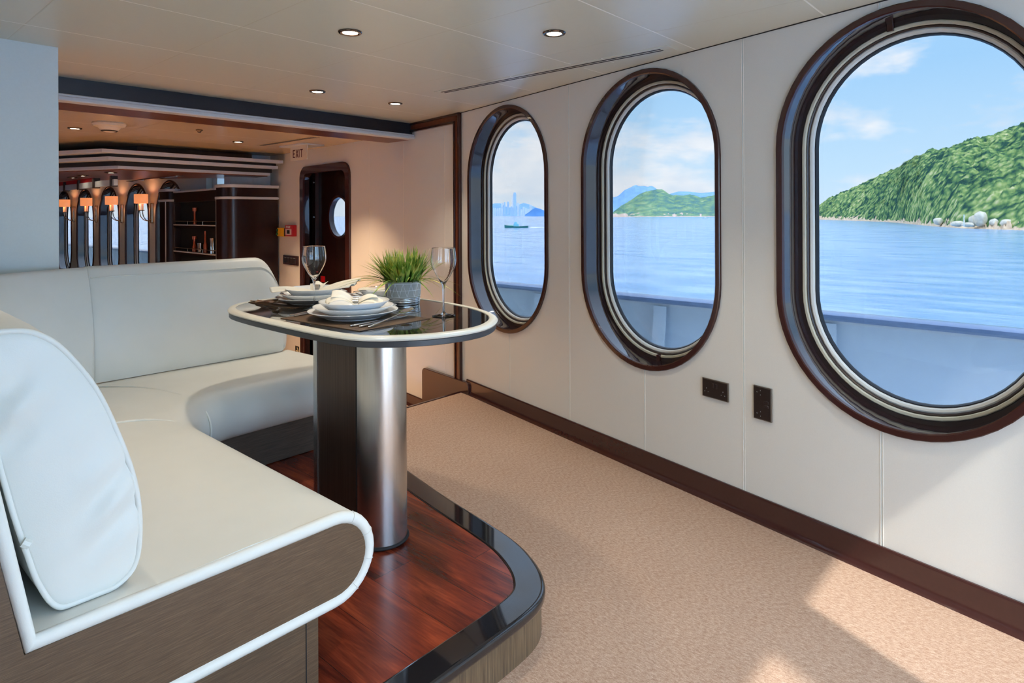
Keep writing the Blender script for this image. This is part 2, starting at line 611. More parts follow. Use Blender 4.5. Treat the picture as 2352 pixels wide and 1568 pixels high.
def stadium(cu, cz, hw, hh, n=28, inset=0):
    r = hw - inset; st = hh - hw
    pts = []
    for k in range(n + 1):
        a = PI * k / n
        pts.append((cu + r * math.cos(a), cz + st + r * math.sin(a)))
    for k in range(n + 1):
        a = PI + PI * k / n
        pts.append((cu + r * math.cos(a), cz - st + r * math.sin(a)))
    return pts


def rrect(x0, x1, z0, z1, r, n=6):
    pts = []
    for cx, cz, a0 in ((x1 - r, z1 - r, 0), (x0 + r, z1 - r, 90), (x0 + r, z0 + r, 180), (x1 - r, z0 + r, 270)):
        for k in range(n + 1):
            a = R(a0 + 90 * k / n); pts.append((cx + r * math.cos(a), cz + r * math.sin(a)))
    return pts


def spline(pts, n=6, closed=True):
    out = []; m = len(pts)
    for i in range(m if closed else m - 1):
        g = lambda k: Vector(pts[k % m]) if closed else Vector(pts[max(0, min(m - 1, k))])
        p0, p1, p2, p3 = g(i - 1), g(i), g(i + 1), g(i + 2)
        for k in range(n):
            t = k / n
            out.append(tuple(.5 * ((2 * p1) + (-p0 + p2) * t + (2 * p0 - 5 * p1 + 4 * p2 - p3) * t * t + (-p0 + 3 * p1 - 3 * p2 + p3) * t ** 3)))
    if not closed:
        out.append(tuple(pts[-1]))
    return out


def offset_poly(pts, d):
    m = len(pts); out = []
    for i in range(m):
        a, b = Vector(pts[i - 1]), Vector(pts[(i + 1) % m]); t = (b - a).normalized()
        out.append((pts[i][0] - t.y * d, pts[i][1] + t.x * d))
    return out


# ------------------------------------------------------------------ room shell
CEIL, FCEIL, LOW = 2.224, 2.152, -.30
WM, WC = .23816, 2.6627
def wx(y): return WC + WM * y
KN = math.hypot(1, WM)
YA = -1.05                       # the aft front with its doors
WF = Frame((WC, 0), (WC + WM, 1))       # u = s along the window wall, u=0 at y=0
THK = .165
S1 = 3.70 * KN; S0 = YA * KN
WIN = [3.187, 1.838, .530]        # centres along the wall
HW, HH, CZ = .503, .8175, 1.3745


def window(name, F, cu, cz, joints=()):
    root = struct(name)
    xf = lambda u, o, z: F(u, o, z)
    def ring(nm, prof, mat, par=None, bev=0):
        """closed profile of (inset, off) swept round the opening"""
        mb = MB(); N = None; rings = []
        outs = [stadium(cu, cz, HW, HH, 28, i) for i, o in prof]
        for k in range(len(outs[0])):
            rings.append([xf(outs[j][k][0], prof[j][1], outs[j][k][1]) for j in range(len(prof))])
        mb.loft(rings, True, False, loop=True)
        return mb.build(nm, MT[mat] if isinstance(mat, str) else mat, par or root, angle=32)
    ring('window_frame', [(-.002, .004), (-.002, -.012), (.001, -.015), (.022, -.015), (.0265, -.012), (.0275, .004)], 'brown')
    ring('reveal', [(.0265, -.002), (.031, .112), (.006, .112), (.006, -.002)], 'reveal')
    ring('stop_ring', [(.030, .108), (.048, .110), (.050, .114), (.050, .135), (.006, .135), (.006, .108)], 'darkring')
    ring('blind_track', [(.050, .108), (.0535, .106), (.063, .107), (.065, .111), (.065, .135), (.050, .135)], 'beigering')
    ring('inner_bead', [(.065, .118), (.070, .114), (.0745, .118), (.0745, .14), (.065, .14)], 'darkring')
    ring('glazing_ring', [(.0745, .126), (.080, .124), (.0885, .128), (.0925, .136), (.0925, .15), (.0745, .15)], 'alu')
    ring('gasket', [(.0925, .138), (.0965, .138), (.099, .142), (.102, .149), (.102, .156), (.0925, .156)], 'gasket')
    mb = MB(lambda a, b, c: xf(a, c, b)); mb.prism(stadium(cu, cz, HW, HH, 28, .094), .1565, .1625)
    mb.build('glass_pane', MT['glass'], root, smooth=False)
    # the little dark joint pieces at head and foot
    for sgn, du in joints:
        mb = MB(xf)
        zz = cz + sgn * (HH - .044)
        mb.box(cu + du - .013, cu + du + .013, .098, .118, zz - .022, zz + .022)
        mb.build('joint_piece', MT['brown'], root, bevel=.002)
    return root


def wall_plate(name, F, u0, u1, z0, z1, thk, holes, mat, outer=None):
    mb = MB(lambda a, b, c: F(a, c, b))
    mb.prism([(u0, z0), (u1, z0), (u1, z1), (u0, z1)], 0, thk, holes)
    o = mb.build(name, mat, smooth=False); o['kind'] = 'structure'
    return o


wr = wall_plate('wall_right', WF, S0, S1, -.02, CEIL + .03, THK, [stadium(c, CZ, HW, HH, 28, .003) for c in WIN], MT['wall'])
for s in (3.133, 2.471, 1.836, 1.211, .597, -.06, -.7):
    spans = [(.11, CEIL)]
    for c in WIN:
        if abs(s - c) < HW:
            zc = math.sqrt(max(0, HW ** 2 - (s - c) ** 2)) + HH - HW
            spans = [(.11, CZ - zc - .004), (CZ + zc + .004, CEIL)]
    for a, b in spans:
        mb = MB(WF)
        for q in (-.0055, .0035):
            mb.box(s + q, s + q + .002, -.0015, .001, a, b)
        mb.build('panel_joint', MT['joint'], wr)
        mb = MB(WF); mb.box(s - .0035, s + .0035, -.0004, .001, a, b)
        mb.build('joint_groove', MT['greywall'], wr)
for i, c in enumerate(WIN):
    window('window_%d' % (i + 1), WF, c, CZ, [(), [(-1, -.01)], [(1, .075)]][i])

# coved skirting below the windows
def skirt(name, F, u0, u1, z0, h, mat='brown'):
    mb = MB()
    prof = [(.0, h), (-.008, h), (-.011, h - .004), (-.0115, h - .010), (-.014, .035), (-.018, .014), (-.027, .004), (-.030, 0), (0, 0)]
    n = 24
    rings = [[F(u0 + (u1 - u0) * k / n, o, z0 + z) for o, z in prof] for k in range(n + 1)]
    mb.loft(rings)
    o = mb.build(name, MT[mat]); o['kind'] = 'structure'
    return o
skirt('baseboard_right', WF, S0, 3.62 * KN, 0, .112)

# middle and far stretches of the ship's side
MF = Frame((wx(3.70), 3.70), (wx(3.70) + .16, 4.70))
MFL = MF.L
FF = Frame((3.704, 4.70), (3.704 + .083 * 2.85, 7.55))
def fy2u(y): return (y - 4.70) * math.hypot(1, .083)
wall_plate('wall_side', MF, 0, MFL + .002, LOW - .02, CEIL + .03, .15, [], MT['wall'])
D0, D1 = fy2u(5.575), fy2u(6.70)
DZ0, DZ1 = LOW, 1.965
fwall = wall_plate('wall_far_side', FF, 0, FF.L, LOW - .02, FCEIL + .12, .035, [rrect(D0 + .03, D1 - .03, LOW + .0, DZ1 - .03, .13)], MT['wall'])
for y in (5.22, 7.30):
    mb = MB(FF); u = fy2u(y); mb.box(u - .003, u + .003, -.0015, .001, LOW, FCEIL); mb.build('panel_joint', MT['joint'], fwall)
wmid = bpy.data.objects['wall_side']
for u in (.245, .93):
    mb = MB(MF); mb.box(u - .003, u + .003, -.0015, .001, LOW, 2.145); mb.build('panel_joint', MT['joint'], wmid)
skirt('baseboard_side', MF, .5, MFL, LOW, .10)
skirt('baseboard_far', FF, 0, D0 - .01, LOW, .10)

# brown trim round the opening between the rooms
tr = struct('trim_1')
def bar_on(F, nm, u0, u1, z0, z1, o0, mat, par):
    mb = MB(F); mb.box(u0, u1, o0, .002, z0, z1); return mb.build(nm, MT[mat], par, bevel=.002)
bar_on(MF, 'outer_bead', -.004, .018, .09, CEIL, -.028, 'brown', tr)
bar_on(MF, 'flat_band', .018, .062, .09, 2.205, -.018, 'brownsoffit', tr)
bar_on(MF, 'inner_bead', .062, .080, .09, 2.160, -.028, 'brown', tr)
bar_on(MF, 'head_outer_bead', -.004, .79, 2.205, CEIL, -.028, 'brown', tr)
bar_on(MF, 'head_band', .018, .79, 2.163, 2.205, -.018, 'brownsoffit', tr)
bar_on(MF, 'head_inner_bead', .062, .79, 2.143, 2.163, -.028, 'brown', tr)

# hull wall of the far saloon, with its row of windows
HX, DZF = 3.43, -.285
HF = Frame((HX, 8.2), (HX, 19.5))
fw_c = [9.375, 10.65, 11.94, 13.25, 14.58, 15.9, 17.2]
wall_plate('wall_hull', HF, 0, HF.L, LOW - .02, FCEIL + .05, THK, [stadium(c - 8.2, CZ + DZF, HW, HH, 28, .003) for c in fw_c], MT['greywall'])
for i, c in enumerate(fw_c):
    window('window_%d' % (i + 4), HF, c - 8.2, CZ + DZF)
mb = MB(); mb.box(HX, 4.0, 7.55, 7.70, LOW, FCEIL); tag(mb.build('wall_return', MT['wall'], smooth=False), kind='structure')
mb = MB(); mb.box(3.5, 4.1, 8.05, 8.2, LOW, FCEIL); tag(mb.build('wall_return_2', MT['wall'], smooth=False), kind='structure')
mb = MB(); mb.box(-3.35, 3.6, 19.5, 19.65, LOW, FCEIL + .05); tag(mb.build('wall_fore', MT['darkwood'], smooth=False), kind='structure')

# port side wall with windows (seen only in reflections)
PF = Frame((-3.2, 19.5), (-3.2, YA))
pw = [19.5 - y for y in (.55, 1.86, 3.0 + .17)]
pwf = [19.5 - y for y in (5.6, 6.95, 8.3, 9.65, 11.0)]
wall_plate('wall_left', PF, 0, PF.L, LOW - .02, CEIL + .03, THK,
           [stadium(c, CZ, HW, HH, 28, .003) for c in pw] + [stadium(c, CZ + DZF, HW, HH, 28, .003) for c in pwf], MT['wall'])
for i, c in enumerate(pw):
    window('window_%d' % (i + 11), PF, c, CZ)
for i, c in enumerate(pwf):
    window('window_%d' % (i + 14), PF, c, CZ + DZF)

# partition behind the sofa corner
mb = MB(); mb.box(-3.2, .85, 3.705, 3.80, LOW, CEIL + .01)
tag(mb.build('wall_partition', MT['greywall'], bevel=.003), kind='structure')

# aft front: doorways to the deck behind the camera
mb = MB()
AO = .12
mb.box(1.34, 1.60, YA, YA + AO, 0, 2.12)
mb.box(-3.2, wx(YA) + .05, YA, YA + AO, 2.10, CEIL + .03)
mb.box(2.20, wx(YA) + .05, YA, YA + AO, 0, 2.12)
mb.box(-3.2, .05, YA, YA + AO, 0, 2.12)
# rounded head corner of the doorway
mb.prism([(2.20, 2.10), (2.13, 2.10), (2.165, 2.088), (2.188, 2.065), (2.20, 2.03)], YA, YA + AO, axis='y')
tag(mb.build('wall_aft', MT['wall'], smooth=False), kind='structure')

# ceilings
def wallpoly(y0, y1, x0, pad=.02):
    pts = [(x0, y0), (wx(y0) + pad, y0)]
    if y1 > 3.7:
        pts += [(wx(3.7) + pad, 3.7), (wx(3.7) + pad + .16 * (y1 - 3.7), y1)]
    else:
        pts += [(wx(y1) + pad, y1)]
    return pts + [(x0, y1)]
LIGHTS = [(1.651, 2.437), (2.28, 1.773), (2.286, 3.749), (2.919, 3.741)]
ADDED_UNSEEN = [(1.0, 1.77), (.36, 2.42), (-.93, 1.77), (-.93, 3.05), (1.0, .48), (2.28, .48), (-.93, .48), (-2.2, 1.77)]  # unseen ceiling spots added to warm the sofa and fill the room
mb = MB(); mb.prism(wallpoly(YA - .1, 4.50, -3.2), CEIL, CEIL + .04)
tag(mb.build('ceiling', MT['ceiling'], smooth=False), kind='structure')
mb = MB(); mb.prism([(-3.2, 4.75), (3.72, 4.75), (3.72, 4.9), (4.02, 8.1), (3.5, 8.3), (3.5, 19.6), (-3.2, 19.6)], FCEIL, FCEIL + .04)
tag(mb.build('ceiling_far', MT['farceiling'], smooth=False), kind='structure')
# black strip put in for the shaded gap along the window wall
mb = MB(WF); mb.box(S0, S1, -.004, .001, CEIL - .004, CEIL + .002); tag(mb.build('shade_gap_strip', MT['black'], smooth=False), kind='structure')
# roof over it all: keeps the sun off, overhangs the side deck
mb = MB(); mb.prism([(-3.6, YA - .16), (wx(YA) + .15, YA - .16), (wx(3.7) + .14, 3.7), (3.86, 6.5), (3.86, 8.2), (3.62, 8.3), (3.62, 20), (-3.6, 20)], CEIL + .05, 2.63)
tag(mb.build('roof', MT['hull'], smooth=False), kind='structure')
roof = [(.2, -3.50), (2.40, -3.50), (2.55, -3.47), (2.73, -3.33), (2.90, -3.10), (2.95, -2.5), (2.95, 20), (1.9, 20), (1.9, -1), (.2, -1)]
mb = MB(); mb.prism(roof, 5.0, 5.06)  # unseen deck slab, outline shaped to keep sun off the bulwark
for x_, y_ in ((.3, -3.3), (2.3, -3.3), (2.4, 3), (2.4, 9), (2.4, 16)):
    mb.box(x_ - .05, x_ + .05, y_ - .05, y_ + .05, 2.63, 5.0)
tag(mb.build('deck_upper_shade', MT['hull'], smooth=False), kind='structure')

# dropped beam between the rooms
beam = struct('beam')
mb = MB(); mb.box(-3.2, 3.67, 4.46, 4.80, 2.10, CEIL + .01); mb.build('beam_box', MT['beam'], beam, bevel=.002)
mb = MB(); mb.box(-3.2, 3.665, 4.475, 4.805, 2.078, 2.101); mb.build('soffit_board', MT['brownsoffit'], beam, bevel=.002)
mb = MB()
prof = [(4.46, 2.122), (4.425, 2.122), (4.42, 2.117), (4.42, 2.108), (4.412, 2.104), (4.41, 2.098), (4.41, 2.086), (4.415, 2.08), (4.476, 2.076), (4.476, 2.10)]
mb.loft([[(x, y, z) for y, z in prof] for x in (-3.2, 3.655)])
mb.build('white_edge_strip', MT['white'], beam)

# floors
plat_path = [(1.30, 1.296), (1.40, 1.296), (1.525, 1.300), (1.60, 1.312), (1.655, 1.336), (1.70, 1.372), (1.745, 1.425), (1.785, 1.492), (1.820, 1.57), (1.848, 1.66),
             (1.872, 1.78), (1.895, 1.92), (1.94, 2.18), (2.02, 2.55), (2.14, 3.1), (2.27, 3.70)]
pth = [(-.9, 1.296), (0, 1.296), (.8, 1.296)] + plat_path[:1] + spline(plat_path, 4, False)[1:]
mb = MB(); mb.prism(wallpoly(YA - .12, 3.668, -3.2), -.06, 0)
tag(mb.build('floor', MT['carpet'], smooth=False), kind='structure')
mb = MB(); mb.box(-3.2, 3.9, 3.67, 20, LOW - .06, LOW); tag(mb.build('floor_far', MT['carpet'], smooth=False), kind='structure')
mb = MB(); mb.box(1.0, 3.54, 3.668, 3.692, -.06, .006); tag(mb.build('trim_3', MT['brown'], bevel=.004), kind='structure')
mb = MB(); mb.box(1.0, 3.56, 3.70, 3.98, LOW, -.15); tag(mb.build('floor_step', MT['darkwood'], bevel=.008), kind='structure')
# kerb board beside the step
mb = MB(MF)
zz = rrect(-.14 + .0, .555, LOW + .02, .092, .04, 6)
mb2 = MB(lambda a, b, c: MF(a, c, b)); mb2.prism(zz, -.040, -.003)
o = mb2.build('stair_stringer', MT['brown'], loc=MF(.2, -.02, LOW), bevel=.004)
tag(o, 'dark brown round-cornered board on the wall beside the step down', 'stair stringer')

PZ = .15
plat = struct('platform')
edge_in = offset_poly(pth, .016)
def inset_open(path, d):
    out = []; m = len(path)
    for i in range(m):
        a, b = Vector(path[max(0, i - 1)]), Vector(path[min(m - 1, i + 1)]); t = (b - a).normalized()
        out.append((path[i][0] - t.y * d, path[i][1] + t.x * d))
    return out
sk = inset_open(pth, .014)
mb = MB(); mb.prism(sk + [(-.9, 3.69)], 0, PZ - .034); mb.build('veneer_skirt', MT['veneer_up'], plat)
gi = inset_open(pth, .108)
mb = MB(); mb.prism(gi + [(-.9, 3.69)], .05, PZ - .004); mb.build('wood_deck', MT['cherry'], plat, smooth=False)
mb = MB()
prof = [(.0, .012), (.0015, .006), (.006, .0015), (.012, 0), (.016, 0), (.100, 0), (.104, 0), (.107, .002), (.108, .005), (.108, .034), (.006, .034), (.0015, .030), (0, .024)]
off = [inset_open(pth, d) for d, _ in prof]
mb.loft([[(off[j][k][0], off[j][k][1], PZ - prof[j][1]) for j in range(len(prof))] for k in range(len(pth))])
mb.build('granite_edge', MT['granite'], plat)

# ------------------------------------------------------------------ banquette
SEAT_Z, SB = .597, .35
def arc(cx, cy, r, a0, a1, n):
    return [(cx + r * math.cos(R(a0 + (a1 - a0) * k / n)), cy + r * math.sin(R(a0 + (a1 - a0) * k / n))) for k in range(n + 1)]
YE = 1.51
NA = 18
front = [(1.085, YE), (1.085, 1.8), (1.085, 2.2)] + arc(1.425, 2.58, .34, 180, 90, NA) + [(1.6, 2.92), (1.98, 2.92)]
back = [(.306, YE), (.306, 1.8), (.306, 2.2)] + arc(1.15, 2.716, .844, 180, 90, NA) + [(1.45, 3.56), (1.98, 3.56)]
sofa = thing('banquette', 'L-shaped white leather banquette with curved corner and wood base on the raised platform', 'banquette', (0, 0, 0))
rings = []
for (fx_, fy_), (bx, by) in zip(front, back):
    F_, B_ = Vector((fx_, fy_)), Vector((bx, by)); d = (F_ - B_).normalized()
    prof = [(-(F_ - B_).length - .03, SEAT_Z - .004), (-(F_ - B_).length * .75, SEAT_Z), (-(F_ - B_).length * .45, SEAT_Z + .004), (-.22, SEAT_Z + .001)]
    rr = (SEAT_Z - SB) / 2; zc = (SEAT_Z + SB) / 2
    for k in range(15):
        a = PI / 2 - PI * k / 14
        prof.append((-rr + rr * math.cos(a), zc + rr * math.sin(a)))
    prof += [(-.30, SB), (-(F_ - B_).length - .03, SB)]
    rings.append([(F_.x + d.x * e, F_.y + d.y * e, z) for e, z in prof])
mb = MB(); mb.loft(rings); seat_o = mb.build('seat', MT['leather'], sofa, angle=60)
# plinth
def ring_poly(out, d0):
    return [tuple(Vector(f) + (Vector(b) - Vector(f)).normalized() * d0) for f, b in zip(front, back)]
pl = ring_poly(front, .155)
pl[0] = (pl[0][0], YE + .03)
mb = MB(); mb.prism(pl + [(1.98 - .0, 3.66), (.85, 3.66), (.10, 3.66), (.10, YE + .03)], PZ, SB + .01)
mb.build('plinth', MT['plinth'], sofa, angle=30)
# near end: wood panel framed by a leather roll
rr = (SEAT_Z - SB) / 2; zc = (SEAT_Z + SB) / 2; xe = 1.085
def bench_outline(g):
    p = [(-.30, SB + g), (xe - rr, SB + g)]
    p += [(xe - rr + (rr - g) * math.sin(PI * k / 16), zc - (rr - g) * math.cos(PI * k / 16)) for k in range(1, 16)]
    p += [(xe - rr, SEAT_Z - g), (.306 - g * .8, SEAT_Z - g), (.306 - g - .19 * .5, SEAT_Z + .5), (.306 - .12 - g, SEAT_Z + .56)]
    return p
mb = MB(); mb.prism(bench_outline(.026) + [(-.30, SEAT_Z + .56)], YE - .012, YE + .03, axis='y')
mb.build('end_panel', MT['veneer_end'], sofa)
mb = MB(); mb.prism([(-.30, PZ), (.925, PZ), (.925, SB + .02), (-.30, SB + .02)], YE + .015, YE + .04, axis='y')
bep = mb.build('base_end_panel', MT['veneer_end'], sofa)
mb = MB(); mb.box(.888, .8905, YE + .0135, YE + .02, PZ, SB + .01); mb.build('panel_seam', MT['black'], bep)
out = bench_outline(.013)
mb = MB(); mb.tube([(x, YE - .004, z) for x, z in out], .0165, 12, flat=1.0)
roll_o = mb.build('leather_roll', MT['leather'], sofa, angle=80)
# small gathers on the nose of the roll
for k in (3, 6.5, 10, 13.5):
    mb = MB()
    a = PI * k / 16; r_ = rr - .013
    cx, cz = xe - rr + r_ * math.sin(a), zc - r_ * math.cos(a)
    tx, tz = math.sin(a), -math.cos(a)
    pts = [(cx + tx * .017 * math.cos(b), YE - .004 - .0172 * math.sin(b), cz + tz * .017 * math.cos(b)) for b in [PI * q / 8 for q in range(9)]]
    mb.tube(pts, .0009, 5)
    mb.build('gather', MT['leather'], roll_o)
# near run back frame
prof = [(0, SEAT_Z - .02), (-.19 * .30, SEAT_Z + .30), (-.097, 1.10), (-.11, 1.14), (-.14, 1.165), (-.18, 1.15), (-.19, 1.10), (-.19, SEAT_Z - .02)]
mb = MB()
mb.loft([[(.306 + e, y, z) for e, z in prof] for y in (YE + .0, 1.8, 2.2, 2.716)])
mb.build('back_frame', MT['leather'], sofa, bevel=.01, angle=60)
# corner back pad with soft pleats
bp = [(.004, SEAT_Z - .01), (.012, .66), (.012, .74), (.006, .82), (-.010, .90), (-.030, .98), (-.052, 1.05), (-.075, 1.10), (-.095, 1.135), (-.115, 1.155),
      (-.13, 1.152), (-.14, 1.12), (-.142, 1.0), (-.142, SEAT_Z - .01)]
cp = []
n = 60
for k in range(n + 1):
    a = R(180 - 90 * k / n)
    cp.append((1.15 + .844 * math.cos(a), 2.716 + .844 * math.sin(a), math.cos(a), math.sin(a), k / n))
cp = [c for c in cp if c[0] < .935]
cp.append((.945, 3.535, 0, 1, .92))
rings = []
for x, y, nx, ny, t in cp:
    ring_ = []
    for j, (e, z) in enumerate(bp):
        fold = 0
        if j < 9:
            fold = -.0045 * (.5 + .5 * math.cos(2 * PI * (t * 24 - z * 3.2))) * max(0, math.sin(PI * min(1, max(0, (t - .25) / .6)))) * (1 if j > 0 else 0)
        ring_.append((x - nx * (e + fold), y - ny * (e + fold), z))
    rings.append(ring_)
mb = MB(); mb.loft(rings); mb.build('corner_back_pad', MT['leather'], sofa, angle=75)
# far run back pad with rounded end
def ztop(x):
    t = (x - 1.80) / .18
    return 1.157 if t <= 0 else .80 + .357 * (1 - min(1, t) ** 2.3) ** .55
def zbot(x):
    t = (x - 1.90) / .08
    return SEAT_Z if t <= 0 else SEAT_Z + .05 * (1 - (1 - min(1, t) ** 2) ** .5)
xs = [.950, .953, .96, .98, 1.1, 1.3, 1.5, 1.7, 1.78] + [1.80 + .18 * math.sin(PI / 2 * k / 14) for k in range(1, 15)]
rings = []
for i, x in enumerate(xs):
    zt, zb = ztop(x), zbot(x)
    sh = .010 if i == 0 else (.004 if i == 1 else 0)
    th = 1 if x < 1.90 else max(.35, math.sqrt(max(0, 1 - ((x - 1.90) / .082) ** 2)))
    r_ = []
    for e, z in bp:
        v = (z - SEAT_Z) / (1.155 - SEAT_Z)
        zz = zb + max(0, v) * (zt - zb)
        ee = -.071 + (e + .071) * th - sh
        r_.append((x, 3.56 - ee, zz))
    rings.append(r_)
mb = MB(); mb.loft(rings); pad_o = mb.build('far_back_pad', MT['leather'], sofa, angle=75)
# piping: pad joint, end edge, seat seams
def pipe(pts, r=.0035, nm='piping', par=None):
    mb = MB(); mb.tube(pts, r, 8); return mb.build(nm, MT['leather'], par or sofa, angle=80)
pipe([(.947, 3.552 - e - .004, z) for e, z in bp[:11]], .004, 'piping', pad_o)
pts = []
for x in xs[7:]:
    zt = ztop(x); pts.append((x, 3.56 + .02 + .03 * (1 if x < 1.9 else 0), zt - .02))
pp = [rings[k][7] for k in range(2, len(xs))]
pp += [(1.981, pp[-1][1], z) for z in (.76, .70, .66)]
pipe([(x + .001, y - .003, z + .001) for x, y, z in pp], .0024, 'piping', pad_o)
seam1 = spline([(.40, 2.86, SEAT_Z + .003), (.62, 2.86, SEAT_Z + .004), (.83, 2.80, SEAT_Z + .004), (.93, 2.745, SEAT_Z + .002), (1.0, 2.66, SEAT_Z - .009), (1.05, 2.60, SEAT_Z - .05), (1.083, 2.57, .50), (1.085, 2.56, .44)], 5, False)
pipe(seam1, .0055, 'seat_seam', seat_o)
seam2 = spline([(.94, 3.50, SEAT_Z + .002), (1.06, 3.34, SEAT_Z + .003), (1.13, 3.15, SEAT_Z + .002), (1.165, 2.99, SEAT_Z - .006), (1.185, 2.90, SEAT_Z - .03), (1.195, 2.835, .52), (1.20, 2.83, .45), (1.19, 2.85, .38)], 5, False)
pipe(seam2, .0045, 'seat_seam', seat_o)

# loose back cushion
cush = thing('back_cushion', 'large piped white leather back cushion leaning on the near end of the banquette', 'cushion', (.37, 1.60, SEAT_Z))
co = [(.351, .612), (.322, .668), (.303, .736), (.282, .821), (.263, .912), (.242, 1.01), (.222, 1.10), (.219, 1.155), (.246, 1.176), (.289, 1.176), (.322, 1.164), (.362, 1.128), (.418, 1.04),
      (.462, .927), (.492, .823), (.503, .724), (.494, .640), (.455, .606), (.395, .600)]
co = spline(co, 5)
cxm, czm = .37, .89
def cring(y, k, kz=None):
    kz = k if kz is None else kz; r_ = []
    for x, z in co:
        X, Z_ = cxm + (x - cxm) * k, czm + (z - czm) * kz
        Z_ = max(Z_, SEAT_Z + .005); X = max(X, .306 - .19 * (Z_ - SEAT_Z) + .004)
        r_.append((X - .37, y - 1.60, Z_ - SEAT_Z))
    return r_
def endring(y, k):
    r_ = []
    for x, z in co:
        X, Z_ = cxm + (x - cxm) * k, czm + (z - czm) * k
        cr = 0
        # creases running down from the lower right edge
        q = (X - .37) * .72 + (Z_ - .74) * -.70
        w_ = math.exp(-((X - .455) / .06) ** 2 - ((Z_ - .78) / .12) ** 2)
        cr += .010 * w_ * math.sin((X * .80 - Z_ * 1.0) * 62)
        w2 = math.exp(-((X - .28) / .04) ** 2 - ((Z_ - 1.02) / .08) ** 2)
        cr += .009 * w2 * math.sin((X * .7 - Z_) * 55)
        r_.append((X - .37, y - 1.60 + cr, Z_ - SEAT_Z))
    return r_
ends = [endring(1.553 - .014 * (1 - k ** 3), k) for k in [.03, .1] + [.15 + .82 * q / 24 for q in range(25)]]
rings = ends + [cring(1.557, 1.0), cring(1.575, 1.02), cring(1.61, 1.045), cring(1.70, 1.06), cring(2.0, 1.07), cring(2.4, 1.06), cring(2.58, 1.03), cring(2.64, 1.0), cring(2.65, .9), cring(2.655, .4)]
mb = MB(); mb.loft(rings); cb_o = mb.build('cushion_body', MT['leather'], cush, angle=85)
mb = MB(); mb.tube([(x - .37, 1.557 - 1.60, max(z, SEAT_Z + .006) - SEAT_Z) for x, z in [(cxm + (a - cxm) * 1.006, czm + (b - czm) * 1.006) for a, b in co]], .0062, 10, closed=True)
mb.build('piping', MT['leather'], cb_o, angle=80)
mb = MB(); mb.tube([(.293 - .37, 1.548 - 1.6, .765 - SEAT_Z), (.304 - .37, 1.545 - 1.6, .757 - SEAT_Z)], .009, 8); mb.build('piping_joint', MT['leather'], cb_o)

# ------------------------------------------------------------------ table
TZ = 1.0
tbl = thing('dining_table', 'dark glass dining table with cream rim on a brushed steel pedestal', 'table', (1.51, 2.18, PZ))
tp = [(1.200, 2.30), (1.200, 2.06), (1.214, 1.865), (1.262, 1.745), (1.385, 1.640), (1.525, 1.594), (1.665, 1.604), (1.808, 1.688), (1.906, 1.81), (1.977, 1.989), (2.012, 2.2), (2.02, 2.42),
      (2.0, 2.64), (1.945, 2.80), (1.85, 2.905), (1.70, 2.955), (1.55, 2.962), (1.405, 2.935), (1.30, 2.86), (1.228, 2.72), (1.204, 2.52)]
tp = spline(tp, 6)
def rel(pts, z):
    return [(x - 1.51, y - 2.18, z - PZ) for x, y in pts]
# counter-clockwise outline: offset_poly(+) goes inward
prof = [(.034, TZ), (.033, TZ + .0018), (.030, TZ + .0022), (.018, TZ + .0021), (.012, TZ + .0016), (.004, TZ - .002), (0, TZ - .008), (.003, TZ - .0135), (.012, TZ - .016), (.034, TZ - .016)]
mb = MB(); offs = [offset_poly(tp, d) for d, _ in prof]
mb.loft([[(offs[j][k][0] - 1.51, offs[j][k][1] - 2.18, prof[j][1] - PZ) for j in range(len(prof))] for k in range(len(tp))], True, False, loop=True)
mb.build('rim', MT['rim'], tbl, angle=50)
mb = MB(); mb.prism([(x - 1.51, y - 2.18) for x, y in offset_poly(tp, .0335)], TZ - .014 - PZ, TZ - .0004 - PZ); mb.build('tabletop', MT['tabletop'], tbl, smooth=False)
mb = MB(); mb.prism([(x - 1.51, y - 2.18) for x, y in offset_poly(tp, .006)], TZ - .036 - PZ, TZ - .0155 - PZ); mb.build('under_edge', MT['tabledge'], tbl, bevel=.002)
PX0, PY0, PY1, PR = 1.51, 2.035, 2.326, .100
ZT = TZ - .036 - PZ
def halfshell(yc, a0, a1):
    pts = [(PX0 + PR * math.cos(R(a0 + (a1 - a0) * k / 28)), yc + PR * math.sin(R(a0 + (a1 - a0) * k / 28))) for k in range(29)]
    return [(x - 1.51, y - 2.18) for x, y in pts]
mb = MB(); mb.prism(halfshell(PY0, 172, 370), .006, ZT); mb.build('steel_shell', MT['brushed'], tbl, angle=30)
mb = MB(); mb.prism(halfshell(PY1, 0, 180), .006, ZT); mb.build('steel_shell', MT['brushed'], tbl, angle=30)
for sx in (-1, 1):
    mb = MB(); x_ = sx * (PR - .004)
    mb.box(min(x_, x_ - sx * .02), max(x_, x_ - sx * .02), PY0 + .022 - 2.18, PY1 - 2.18, .006, ZT)
    mb.build('flat_side_panel', MT['pedflat'], tbl, bevel=.001)
    mb = MB(); mb.box(min(sx * .099, sx * .09), max(sx * .099, sx * .09), PY0 + .010 - 2.18, PY0 + .0225 - 2.18, .006, ZT); mb.build('joint_strip', MT['ropeblack'], tbl)
mb = MB()
base = [(x, y) for x, y in halfshell(PY0, 180, 360)] + [(x, y) for x, y in halfshell(PY1, 0, 180)]
mb.tube([(x * 1.04, y, .006) for x, y in base], .0062, 8, closed=True); mb.build('base_cord', MT['ropeblack'], tbl)

